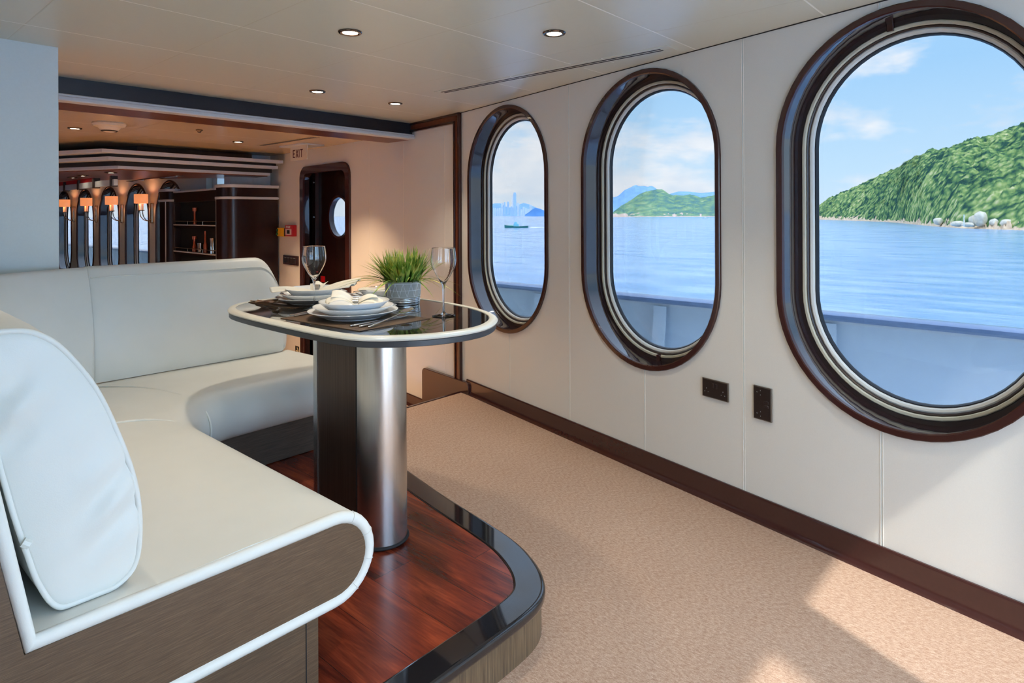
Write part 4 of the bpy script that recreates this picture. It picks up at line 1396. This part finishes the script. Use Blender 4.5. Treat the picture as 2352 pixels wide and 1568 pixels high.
# ------------------------------------------------------------------ bar canopy
can = thing('bar_canopy', 'stepped dark canopy with three pale metal bands hanging over the bar', 'bar canopy', (2.6, 8.0, 1.89))
CO = (2.6, 8.0, 1.89)
dirL = Vector((-.375, .927))
def canpoly(inset):
    cx, cy = 1.986 + inset * 1.35, 7.12 + inset
    e = (cx + dirL.x * 3.2, cy + dirL.y * 3.2)
    return [(3.88 - inset * .8, cy), (cx, cy), e, (e[0] + 1.15, e[1] + .3), (3.36, 8.05), (3.88 - inset * .8, 8.0)]
def canlayer(nm, ins, z0, z1, mat, bev=.004):
    mb = MB(lambda x, y, z: (x - CO[0], y - CO[1], z - CO[2])); mb.prism(canpoly(ins), z0, z1); return mb.build(nm, MT[mat], can, bevel=bev)
canlayer('top_band', 0, 2.032, 2.070, 'white'); canlayer('dark_recess', .07, 2.0, 2.036, 'black', 0)
canlayer('middle_band', .05, 1.965, 2.002, 'white'); canlayer('dark_recess', .11, 1.92, 1.968, 'black', 0)
canlayer('lower_band', .13, 1.888, 1.926, 'white'); canlayer('soffit', .15, 1.878, 1.892, 'brownsoffit')
canlayer('neck', .30, 2.06, FCEIL, 'darkwood')
LBS = ['lit spotlight under the bar canopy, nearest', 'lit spotlight under the bar canopy, middle one', 'lit spotlight under the bar canopy, furthest']
for (x, y), lb in zip([(2.234, 7.714), (2.18, 8.50), (2.20, 8.98)], LBS):
    downlight(lb, x, y, 1.877, .06); spot(x, y, 1.86, 14, col=(1, .6, .3))
mb = MB(); mb.box(2.9, 2.98, 7.75, 9.4, 1.868, 1.876)
tag(mb.build('canopy_rail', MT['chrome'], loc=(2.94, 8.5, 1.87), bevel=.002), 'bright metal rail along the underside of the bar canopy', 'rail')

# glass hanging rail with red valance at the left
vr = thing('valance_rail', 'grey metal rail with dark clips and red valance beyond the bar canopy', 'rail', (2.35, 9.05, 1.80))
mb = MB(); mb.box(-.02, .02, -1.1, 1.2, -.05, .02); mb.build('rail_bar', MT['white'], vr, bevel=.004)
mb = MB(); mb.box(-.01, .01, -.3, 1.2, .021, .07); mb.build('red_strip', MT['red'], vr)
for k in range(4):
    mb = MB(); mb.box(-.035, .035, -1.05 + .62 * k, -1.05 + .62 * k + .05, -.06, .06); mb.build('clip', MT['darkring'], vr, bevel=.003)

# ------------------------------------------------------------------ bar cabinets
def tower(label, poly, ztop_, ox, oy):
    t = thing('bar_cabinet', label, 'cabinet', (ox, oy, LOW), 0, 'round-cornered dark bar cabinets')
    P = [(x - ox, y - oy) for x, y in poly]
    mb = MB(); mb.prism(P, 0, ztop_ - LOW); mb.build('carcass', MT['darkwood'], t, angle=40)
    big = [(x * 1.0, y) for x, y in offset_poly(P, -.018)]
    for nm, za, zb in (('top_band', ztop_ - .03, ztop_ + .006), ('lower_band', ztop_ - .165, ztop_ - .135)):
        mb = MB(); mb.prism(big, za - LOW, zb - LOW); mb.build(nm, MT['white'], t, bevel=.004)
    return t
r0 = .14
rt_poly = [(3.893, 7.28), (3.893, 7.53), (3.43, 7.53), (3.26, 7.53)] + [(3.26 + r0 - r0 * math.cos(R(a)), 7.28 + r0 - r0 * math.sin(R(a))) for a in range(0, 91, 9)]
rt_poly = rt_poly[::-1] if False else rt_poly
def ccw(p):
    A = sum(p[i - 1][0] * p[i][1] - p[i][0] * p[i - 1][1] for i in range(len(p)))
    return p if A > 0 else p[::-1]
T1 = tower('tall dark bar cabinet with pale bands next to the far wall', ccw(rt_poly), 1.768, 3.6, 7.4)
mb = MB(); mb.box(3.262 - 3.6, 3.272 - 3.6, 7.525 - 7.4, 7.545 - 7.4, 0, 1.62 - LOW); mb.build('edge_strip', MT['white'], T1)
lt_poly = [(3.41, 9.35), (3.33, 9.35), (3.33, 9.20)] + [(3.33 + .10 - .10 * math.cos(R(a)), 9.12 + .10 - .10 * math.sin(R(a))) for a in range(0, 91, 9)][:0] + [(3.335, 9.15), (3.35, 9.08), (3.38, 9.03), (3.41, 9.01)]
lt_poly = [(3.405, 9.35), (3.29, 9.35), (3.29, 9.14), (3.295, 9.09), (3.31, 9.05), (3.335, 9.02), (3.37, 9.005), (3.405, 9.0)]
T2 = tower('narrow dark bar cabinet with pale bands beside the hull windows', ccw(lt_poly), 1.768, 3.38, 9.2)
mb = MB(); mb.box(3.284 - 3.38, 3.292 - 3.38, 9.13 - 9.2, 9.15 - 9.2, 0, 1.62 - LOW); mb.build('edge_strip', MT['white'], T2)
# open shelving between them
sh = thing('bar_shelves', 'dark open bar shelving with pale shelf edges and thin rails between the two cabinets', 'shelving', (3.4, 8.3, LOW))
SO = Vector((3.4, 8.3, LOW))
SF = Frame((3.275, 7.575), (3.33, 8.965))
def SL(u, o, z):
    p = SF(u, o, z); return (p[0] - SO.x, p[1] - SO.y, p[2] - SO.z)
mb = MB(SL); mb.box(0, SF.L + .03, .086, .092, LOW, 1.72); mb.build('back_board', MT['black'], sh)
mb = MB(SL); mb.box(SF.L + .002, SF.L + .026, .02, .098, LOW, 1.72); mb.build('end_board', MT['darkwood'], sh)
mb = MB(SL); mb.box(0, SF.L, .0, .085, 1.59, 1.72); mb.build('header', MT['darkwood'], sh, bevel=.003)
mb = MB(SL); mb.box(0, SF.L, -.01, .085, 1.715, 1.735); mb.build('header_top', MT['white'], sh)
for z in (1.30, .955):
    mb = MB(SL); mb.box(0, SF.L, -.005, .085, z - .04, z - .0005); mb.build('shelf', MT['darkwood'], sh)
    mb = MB(SL); mb.box(0, SF.L, -.01, -.004, z - .012, z + .003); mb.build('shelf_edge', MT['white'], sh)
    mb = MB(SL); mb.tube([(0, 0, z + .045), (SF.L, 0, z + .045)], .005, 8); mb.build('guard_rail', MT['brass'], sh)
    for u in (.4, .9):
        mb = MB(SL); mb.tube([(u, 0, z), (u, 0, z + .045)], .005, 8); mb.build('rail_post', MT['brass'], sh)
def onshelf(name, label, cat, u, z, prof, mat, grp):
    mb = MB(); mb.lathe(prof, 24, caps=True)
    o = mb.build(name, MT[mat]); o.location = SF(u, .045, z)
    return tag(o, label, cat, grp)
onshelf('bottle', 'copper-topped bottle on the upper bar shelf', 'bottle', .78, 1.30, [(.022, 0), (.022, .05), (.014, .07), (.014, .17), (.030, .171), (.030, .215), (.001, .216)], 'copper', 'bottles on the bar shelves')
onshelf('bottle', 'copper-topped bottle on the lower bar shelf', 'bottle', .80, .955, [(.026, 0), (.026, .07), (.014, .10), (.014, .16), (.028, .161), (.028, .20), (.001, .201)], 'copper', 'bottles on the bar shelves')
onshelf('bottle', 'slim tall bottle on the lower bar shelf', 'bottle', .44, .955, [(.024, 0), (.026, .10), (.012, .14), (.011, .27), (.001, .271)], 'copper', 'bottles on the bar shelves')
onshelf('ice_bucket', 'tan ice bucket on the lower bar shelf', 'bucket', .60, .955, [(.032, 0), (.040, .12), (.038, .121), (.001, .11)], 'brass', None)
onshelf('shaker_canister', 'bright steel canister on the lower bar shelf', 'canister', .20, .955, [(.038, 0), (.038, .18), (.034, .19), (.001, .192)], 'steel', None)

# ------------------------------------------------------------------ wall sconces on the hull wall
def sconce(label, y):
    t = thing('wall_sconce', label, 'wall lamp', (HX, y, 1.47), 0, 'lit wall sconces between the hull windows')
    mb = MB(); mb.box(-.018, .0, -.055, .055, -.16, .13); mb.build('back_plate', MT['brass'], t, bevel=.004)
    mb = MB(); mb.box(-.030, -.017, -.018, .018, -.15, .12); mb.build('centre_bar', MT['brass'], t, bevel=.002)
    mb = MB(); SX, SY = -.155, .0
    n_ = 32
    rings = [[(SX + .082 * math.cos(2 * PI * k / n_), .125 * math.sin(2 * PI * k / n_), z) for k in range(n_)] for z in (.125, .255)]
    mb.loft(rings, True, False); mb.build('lamp_shade', MT['shade'], t, solid=.002)
    for s in (-1, 1):
        yy = s * .055
        mb = MB(); mb.tube(spline([(-.02, 0, -.10), (-.06, yy * .4, -.125), (-.11, yy * .8, -.105), (-.145, yy, -.05), (SX, yy, .02)], 4, False), .006, 8); mb.build('arm', MT['brass'], t)
        mb = MB(); mb.lathe([(.004, .015), (.030, .024), (.034, .030), (.028, .030), (.001, .026)], 20, c=(SX, yy, 0)); mb.build('drip_cup', MT['brass'], t)
        mb = MB(); mb.lathe([(.014, .028), (.014, .12), (.001, .121)], 16, c=(SX, yy, 0)); mb.build('candle_sleeve', MT['candle'], t)
    l = bpy.data.lights.new('sconce_glow', 'POINT'); l.energy = 1.3; l.color = (1, .5, .24); l.shadow_soft_size = .03
    o = bpy.data.objects.new('sconce_glow', l); COL.objects.link(o); o.location = (HX - .155, y, 1.47 + .19)
    return t
for y, lb in ((10.01, 'lit orange-shaded sconce nearest the bar shelves'), (11.29, 'second lit orange-shaded sconce from the bar shelves'), (12.59, 'third lit orange-shaded sconce from the bar shelves'), (13.9, 'lit orange-shaded sconce furthest from the bar shelves')):
    sconce(lb, y)

# ------------------------------------------------------------------ outside: deck, bulwark
DKZ = -.32
mb = MB(); mb.box(2.5, 4.5, -2.6, 21, DKZ - .05, DKZ); tag(mb.build('deck_side', MT['hull'], smooth=False), kind='structure')
mb = MB(); mb.box(-3.4, 4.5, -6, YA - .12, DKZ - .05, -.02 + 0 * DKZ); tag(mb.build('deck_aft', simple('teak_deck', rgb(172, 164, 150), .6, nscale=8, vary=.1), smooth=False), kind='structure')
bw = thing('bulwark', 'pale painted ship bulwark with rounded cap rail outside the windows', 'bulwark', (4.45, 2, DKZ))
BO = (4.45, 2, DKZ)
def bx(y): return 4.47 - .0035 * (y - 2.9) ** 2 if y < 2.9 else 4.47
ys = [-2.4 + .4 * k for k in range(60)]
BL = lambda x, y, z: (x - BO[0], y - BO[1], z - BO[2])
mb = MB(BL); mb.loft([[(bx(y), y, DKZ), (bx(y), y, .71), (bx(y) + .02, y, .71), (bx(y) + .02, y, DKZ)] for y in ys]); MT['bulwark'] = simple('shade_tinted_bulwark_paint', rgb(226, 240, 255), .4, nscale=14, vary=.02, nstr=.02)  # pale paint, blued in its colour for the skylit shade
mb.build('side_plate', MT['bulwark'], bw)
bluegrey = simple('blue_grey_rail_paint', rgb(128, 150, 186), .25, coat=.4)
mb = MB(BL)
cap = [(-.075, .735), (-.070, .755), (-.045, .768), (.03, .770), (.075, .760), (.085, .740), (.075, .722), (-.06, .720)]
mb.loft([[(bx(y) + a, y, b) for a, b in cap] for y in ys]); mb.build('cap_rail', bluegrey, bw)
mb = MB(BL); mb.loft([[(bx(y) + a, y, b) for a, b in ((-.035, .700), (-.035, .722), (.02, .722), (.02, .700))] for y in ys]); mb.build('under_rail', MT['hull'], bw)
for y in (-1.2, 0.0, 1.22, 2.42, 3.62, 4.82, 6.02, 7.22, 8.4, 9.6, 10.8, 12.0):
    X0 = bx(y)
    mb = MB(BL); mb.prism([(X0, DKZ), (X0 - .26, DKZ), (X0 - .10, .30), (X0 - .055, .60), (X0 - .05, .70), (X0, .70)], y - .02, y + .02, axis='y')
    mb.loft([[(X0 - d, yy, z) for d, z in ((.255, DKZ), (.105, .30), (.058, .60), (.053, .70), (.048, .70), (.052, .60), (.098, .30), (.245, DKZ))] for yy in (y - .055, y + .055)])
    mb.build('stanchion', MT['bulwark'], bw, bevel=.006)

# ------------------------------------------------------------------ sea and land
SEA = -4.0
EH = EYE - SEA
def at(px, d, z=None, py=None):
    """a point at forward distance d in the direction of a photo column"""
    u = (px - 1176) / FPX
    x = d * (fw.x + u * rt.x); y = d * (fw.y + u * rt.y)
    if z is None:
        z = EYE + (HORIZ - (px - 1176) * math.tan(ROLL) - py) / FPX * d
    return (x, y, z)


def mk_sea():
    m, nt, p = base_mat('choppy_blue_sea')
    v = nt.coords((1, 1, 1)); v2 = nt.coords((1, .35, 1), (0, 0, R(-35)))
    a = nt.noise(v2, .32, 7, .66, .3); b = nt.noise(v2, 2.4, 4, .6); c = nt.noise(v2, .03, 5, .6)
    h = nt.math('ADD', nt.math('MULTIPLY', a, 1.0), nt.math('MULTIPLY', b, .25))
    h = nt.math('ADD', h, nt.math('MULTIPLY', c, 2.0))
    nt.l.new(nt.ramp(a, [(.40, rgb(120, 168, 214)), (.62, rgb(176, 206, 236))]), p.inputs['Base Color'])
    p.inputs['Roughness'].default_value = .16
    p.inputs['IOR'].default_value = 1.33
    nt.l.new(nt.bump(h, .55, .35), p.inputs['Normal'])
    return m
MT['sea'] = mk_sea()
mb = MB()
rs = [0, 8, 15, 30, 60, 120, 250, 500, 1000, 2000, 4000, 8000, 16000]
mb.loft([[(r_ * math.cos(2 * PI * k / 48) + .001, r_ * math.sin(2 * PI * k / 48), SEA) for k in range(48)] for r_ in rs], True, False)
tag(mb.build('sea', MT['sea'], smooth=False), 'rippled pale blue sea stretching to the horizon', 'sea', kind='stuff')


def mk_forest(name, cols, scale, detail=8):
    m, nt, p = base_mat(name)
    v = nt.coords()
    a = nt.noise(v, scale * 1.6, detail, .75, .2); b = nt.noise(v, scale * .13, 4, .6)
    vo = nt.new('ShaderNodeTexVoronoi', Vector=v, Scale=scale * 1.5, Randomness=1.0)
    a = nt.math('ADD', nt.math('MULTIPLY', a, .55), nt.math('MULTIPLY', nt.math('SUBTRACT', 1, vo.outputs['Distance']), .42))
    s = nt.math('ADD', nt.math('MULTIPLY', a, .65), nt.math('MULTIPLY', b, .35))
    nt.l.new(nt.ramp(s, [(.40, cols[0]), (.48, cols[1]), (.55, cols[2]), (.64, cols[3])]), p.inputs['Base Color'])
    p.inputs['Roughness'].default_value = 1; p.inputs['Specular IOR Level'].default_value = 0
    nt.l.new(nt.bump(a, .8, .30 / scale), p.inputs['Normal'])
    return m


def interp(tab, x):
    if x <= tab[0][0]: return tab[0][1]
    for (a, b), (c, d) in zip(tab, tab[1:]):
        if x <= c: return b + (d - b) * (x - a) / (c - a)
    return tab[-1][1]


def hill(name, label, cat, shore, ridge, depth, p0, p1, nu, nv, mat, bumpy, bscale, grp=None, shorewidth=0, kind=None):
    """shore: column -> forward distance; ridge: column -> picture row of the skyline at distance shore+depth"""
    mb = MB(); org = at((p0 + p1) / 2, interp(shore, (p0 + p1) / 2) + depth / 2, SEA)
    def fn(u, v):
        px = p0 + (p1 - p0) * u
        ds = interp(shore, px); dd = depth * (1 if isinstance(depth, (int, float)) else 1)
        vv = v * 1.35
        d = ds + dd * vv
        top = at(px, ds + dd, py=interp(ridge, px))[2] - SEA
        top = max(top, .5)
        prof = math.sin(min(1, vv) * PI / 2) ** .8 if vv < 1 else 1 - .6 * (vv - 1) / .35
        z = SEA - .3 + top * prof
        q = at(px, d, z)
        e = noise.fractal(Vector((q[0] * bscale, q[1] * bscale, 0)), 1.0, 2.1, 4) * bumpy
        e2 = noise.fractal(Vector((q[0] * bscale * .16, q[1] * bscale * .16, 3)), 1.0, 2.0, 3) * bumpy * 1.6
        k = min(1, vv * 8) * min(1, max(0, 1.0 if vv < .8 else (1.2 - vv) / .4 + .2))
        return (q[0] - org[0], q[1] - org[1], q[2] + (e + e2 * (1 if vv < .85 else .3)) * k - org[2])
    mb.grid(fn, nu, nv)
    o = mb.build(name, mat, angle=180); o.location = org
    return tag(o, label, cat, grp, kind)


shoreN = [(1800, 700), (1865, 640), (1920, 560), (1980, 490), (2030, 430), (2060, 390), (2085, 345), (2120, 295), (2160, 262), (2200, 240), (2270, 220), (2352, 203), (2600, 175), (3000, 160)]
ridgeN = [(1800, 500), (1850, 489), (1865, 482), (1890, 468), (1930, 448), (1960, 434), (2000, 415), (2050, 394), (2100, 372), (2150, 353), (2200, 340), (2240, 333), (2275, 333), (2300, 325), (2352, 309), (2450, 270), (2700, 220), (3000, 200)]
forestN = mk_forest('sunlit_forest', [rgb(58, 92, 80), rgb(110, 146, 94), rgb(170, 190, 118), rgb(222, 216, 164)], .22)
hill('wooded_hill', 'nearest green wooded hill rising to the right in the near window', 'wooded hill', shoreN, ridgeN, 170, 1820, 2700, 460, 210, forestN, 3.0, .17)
# rocky shore below it
mb = MB(); org = at(2200, 235, SEA)
def shfn(u, v):
    px = 1840 + (2700 - 1840) * u
    d = interp(shoreN, px) - 3 + 16 * v
    q = at(px, d, SEA)
    e = noise.fractal(Vector((q[0] * .35, q[1] * .35, 1)), 1, 2, 4)
    return (q[0] - org[0], q[1] - org[1], -.4 + 3.4 * v + abs(e) * 3.0 * min(1, v * 4))
mb.grid(shfn, 420, 12)
o = mb.build('rocky_shore', simple('pale_shore_rock', rgb(236, 204, 170), .9, nscale=.6, vary=.25, nstr=.2), angle=180); o.location = org
tag(o, 'strip of tan rocks and sand along the foot of the nearest hill', 'rocky shore', kind='stuff')
rockm = simple('weathered_boulder', rgb(236, 222, 200), .9, nscale=.7, vary=.25, nstr=.3)
def boulder(label, px, d, w_, h_, seed):
    rn = random.Random(seed); mb = MB(); off = Vector((seed * 3.1, 1, 2))
    def fn(u, v):
        a = 2 * PI * u; b = PI * v
        q = Vector((math.sin(b) * math.cos(a), math.sin(b) * math.sin(a), math.cos(b)))
        k = .96 + .15 * noise.fractal(q * 1.3 + off, 1, 2, 3)
        return (q.x * w_ / 2 * k, q.y * w_ / 2 * k, h_ * .5 + q.z * h_ / 2 * k)
    mb.grid(fn, 26, 14); o = mb.build('boulder', rockm, angle=180); o.location = at(px, d, SEA + .6)
    return tag(o, label, 'boulder', 'pale boulders on the near shore')
boulder('tallest pale split boulder on the near shore', 2252, 224, 4.0, 5.8, 1)
boulder('pale pointed boulder just left of the tallest one', 2235, 227, 2.8, 4.2, 2)
boulder('long low grey boulder left of the shore post', 2200, 230, 4.6, 2.2, 3)
boulder('low pale boulder between the shore post and the tallest boulder', 2223, 224, 3.8, 1.7, 4)
boulder('round pale boulder right of the tallest one', 2283, 219, 3.0, 3.0, 5)
boulder('broad pale boulder second right of the tallest one', 2312, 214, 3.8, 2.9, 6)
boulder('low pale boulder at the right rim of the near window', 2340, 211, 3.4, 2.0, 7)
boulder('dark grey boulder under the trees left of the shore post', 2155, 262, 3.6, 3.2, 8)
mb = MB(); mb.tube([(0, 0, 0), (.1, 0, 4.2)], .14, 8); o = mb.build('shore_post', MT['hull']); o.location = at(2214, 221, SEA + .8)
tag(o, 'thin white post standing among the boulders on the near shore', 'post')

# middle distance: green headland seen in the middle window
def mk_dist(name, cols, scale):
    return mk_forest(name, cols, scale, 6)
f2 = mk_dist('haze_paled_forest', [rgb(108, 148, 140), rgb(130, 166, 136), rgb(152, 182, 136), rgb(188, 202, 164)], .03)  # greens paled with distance haze in the colour itself
shoreM = [(1380, 1700), (1500, 1650), (1660, 1600), (1800, 1500)]
ridgeM = [(1398, 497), (1405, 492), (1415, 484), (1430, 474), (1450, 461), (1470, 449), (1490, 441), (1505, 438), (1522, 438), (1535, 446), (1548, 453), (1560, 449), (1585, 447), (1600, 450), (1612, 456), (1625, 452), (1645, 449), (1700, 446), (1740, 452), (1780, 466), (1820, 484), (1846, 496)]
hill('green_headland', 'green headland with twin humps across the water in the middle window', 'headland', shoreM, ridgeM, 500, 1398, 1846, 190, 50, f2, 7, .03)
mb = MB(); org = at(1520, 1640, SEA)
def sh2(u, v):
    px = 1402 + (1844 - 1402) * u; d = interp(shoreM, px) - 10 + 40 * v; q = at(px, d, SEA)
    e = noise.fractal(Vector((q[0] * .05, q[1] * .05, 5)), 1, 2, 4)
    return (q[0] - org[0], q[1] - org[1], -1 + 6 * v + abs(e) * 9 * v)
mb.grid(sh2, 200, 6); o = mb.build('rocky_shore', simple('pink_shore_rock', rgb(226, 196, 176), .9, nscale=.1, vary=.2, nstr=.2), angle=180); o.location = org
tag(o, 'thin pinkish rock line at the foot of the green headland', 'rocky shore', kind='stuff')
f3 = mk_dist('haze_blue_mountain', [rgb(146, 186, 224), rgb(152, 192, 230), rgb(158, 197, 233), rgb(168, 203, 236)], .006)  # blue is aerial haze put into the land colour
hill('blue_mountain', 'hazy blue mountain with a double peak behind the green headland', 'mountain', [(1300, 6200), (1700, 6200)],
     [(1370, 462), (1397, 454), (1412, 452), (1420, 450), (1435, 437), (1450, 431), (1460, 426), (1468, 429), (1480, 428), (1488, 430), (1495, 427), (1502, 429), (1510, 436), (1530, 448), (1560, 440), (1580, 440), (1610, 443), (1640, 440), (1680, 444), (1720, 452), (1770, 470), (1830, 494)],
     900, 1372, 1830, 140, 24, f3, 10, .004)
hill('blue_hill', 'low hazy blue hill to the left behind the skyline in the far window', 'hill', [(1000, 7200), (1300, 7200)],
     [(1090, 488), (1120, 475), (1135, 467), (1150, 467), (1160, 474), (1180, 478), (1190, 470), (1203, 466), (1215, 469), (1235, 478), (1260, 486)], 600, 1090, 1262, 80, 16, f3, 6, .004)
f4 = mk_dist('blue_islet', [rgb(96, 146, 206), rgb(104, 154, 214), rgb(110, 160, 218), rgb(120, 168, 222)], .01)  # islet colour carries the blue of the haze
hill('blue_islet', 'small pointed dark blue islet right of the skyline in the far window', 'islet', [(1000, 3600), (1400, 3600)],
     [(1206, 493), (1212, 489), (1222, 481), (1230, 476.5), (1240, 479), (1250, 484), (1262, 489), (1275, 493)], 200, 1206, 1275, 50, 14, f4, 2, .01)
towerm = simple('haze_blue_tower', rgb(192, 216, 240), .6, nscale=.02, vary=.04, nstr=0)  # haze of distance mixed into the tower colour
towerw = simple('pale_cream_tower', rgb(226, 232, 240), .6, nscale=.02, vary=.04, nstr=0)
def skyscraper(label, px0, px1, py, mat, d=5000):
    a = at(px0, d, SEA); b = at(px1, d, SEA); top = at((px0 + px1) / 2, d, py=py)[2]
    w_ = (Vector(b) - Vector(a)).length; c = ((a[0] + b[0]) / 2, (a[1] + b[1]) / 2, SEA)
    mb = MB(); h_ = top - SEA
    mb.box(-w_ / 2, w_ / 2, -w_ / 2, w_ / 2, 0, h_ * .94); mb.box(-w_ * .38, w_ * .38, -w_ * .38, w_ * .38, h_ * .94, h_)
    o = mb.build('skyscraper', mat, smooth=False); o.location = c; o.rotation_euler = (0, 0, -YAW)
    return tag(o, label, 'skyscraper', 'towers of the distant city')
skyscraper('tallest hazy blue skyscraper of the distant city', 1179, 1186, 442, towerm)
skyscraper('slim antenna-like tower just left of the tallest skyscraper', 1176, 1177.2, 449, towerw, 4900)
skyscraper('pair-standing hazy tower, left one, left of the tallest skyscraper', 1157, 1161.5, 464, towerm)
skyscraper('pair-standing hazy tower, right one, left of the tallest skyscraper', 1164.5, 1169.5, 463, towerm)
skyscraper('pale block right beside the tallest skyscraper', 1187.5, 1193, 466, towerw)
skyscraper('pale tower left of the pair of hazy towers', 1151, 1155.5, 466, towerw)
skyscraper('pale tower before the dark blue islet', 1216, 1222, 470, towerw)
skyscraper('low hazy blue block at the foot of the tallest skyscraper', 1172, 1178, 474, towerm, 4800)
cb = random.Random(5)
prev = 1124
k = 0
names_ = ['low pale block, %s of the row at the left of the skyline' % s for s in ('first', 'second', 'third', 'fourth', 'fifth')]
for px in (1125, 1130, 1135.5, 1141, 1146):
    skyscraper(names_[k], px, px + 4.2, 474 + cb.random() * 4, towerw, 4600); k += 1
k = 0
for px in (1195, 1200.5, 1206, 1211):
    skyscraper('low pale block, %s of the row right of the tallest skyscraper' % ('first', 'second', 'third', 'fourth')[k], px, px + 4.5, 475 + cb.random() * 5, towerw, 4600); k += 1

# tug boat and a small boat
def boat(name, label, px, d, L, heading, hullc, cabc):
    c = at(px, d, SEA)
    t = thing(name, label, 'boat', c, heading)
    mb = MB(); secs = []
    for u, w_, sheer in ((-.5, .10, .9), (-.46, .15, .8), (-.2, .17, .65), (.1, .17, .65), (.32, .13, .9), (.44, .07, 1.15), (.5, .015, 1.35)):
        W2, h_ = w_ * L, sheer * L * .10
        secs.append([(u * L, -W2, h_), (u * L * .98, -W2 * .8, -.1 * L * .3), (u * L * .98, W2 * .8, -.1 * L * .3), (u * L, W2, h_)])
    mb.loft(secs); mb.build('hull', simple(name + '_hull', hullc, .5), t)
    mb = MB(); mb.box(-.10 * L, .12 * L, -.11 * L, .11 * L, .05 * L, .16 * L); mb.box(-.02 * L, .09 * L, -.08 * L, .08 * L, .16 * L, .24 * L)
    mb.build('wheelhouse', simple(name + '_house', cabc, .5), t, bevel=.1)
    mb = MB(); mb.tube([(-.06 * L, 0, .16 * L), (-.07 * L, 0, .32 * L)], .015 * L, 8); mb.build('funnel', MT['hull'], t)
    mb = MB(); mb.tube([(.03 * L, 0, .24 * L), (.03 * L, 0, .40 * L)], .006 * L, 6); mb.build('mast', MT['hull'], t)
    return t
tg = boat('tug_boat', 'small green and turquoise tug boat under way in the far window', 1186, 278, 10.5, -YAW + R(178), rgb(60, 130, 120), rgb(150, 220, 235))
mb = MB(); mb.box(.15 * 10.5, .42 * 10.5, -.9, .9, .75, 1.0); mb.build('green_foredeck', simple('green_deck', rgb(60, 190, 110), .5), tg)
wake = MB(); wake.loft([[(6.0 + k * 1.1, -.5 - .10 * k, -.02), (6.0 + k * 1.1, 0, .34 * (1 - k / 9) + .02), (6.0 + k * 1.1, .5 + .10 * k, -.02)] for k in range(8)], False, False)
wk = MB(); c = at(1186, 278, SEA)
o = wake.build('boat_wake', simple('white_foam', rgb(245, 248, 250), .8), angle=80); o.location = (c[0], c[1], SEA); o.rotation_euler = (0, 0, -YAW)
tag(o, 'white foam wake trailing behind the tug boat', 'boat wake', kind='stuff')
boat('motor_boat', 'tiny white motor boat off the green headland', 1620, 900, 8, -YAW, rgb(200, 210, 215), rgb(240, 240, 240))
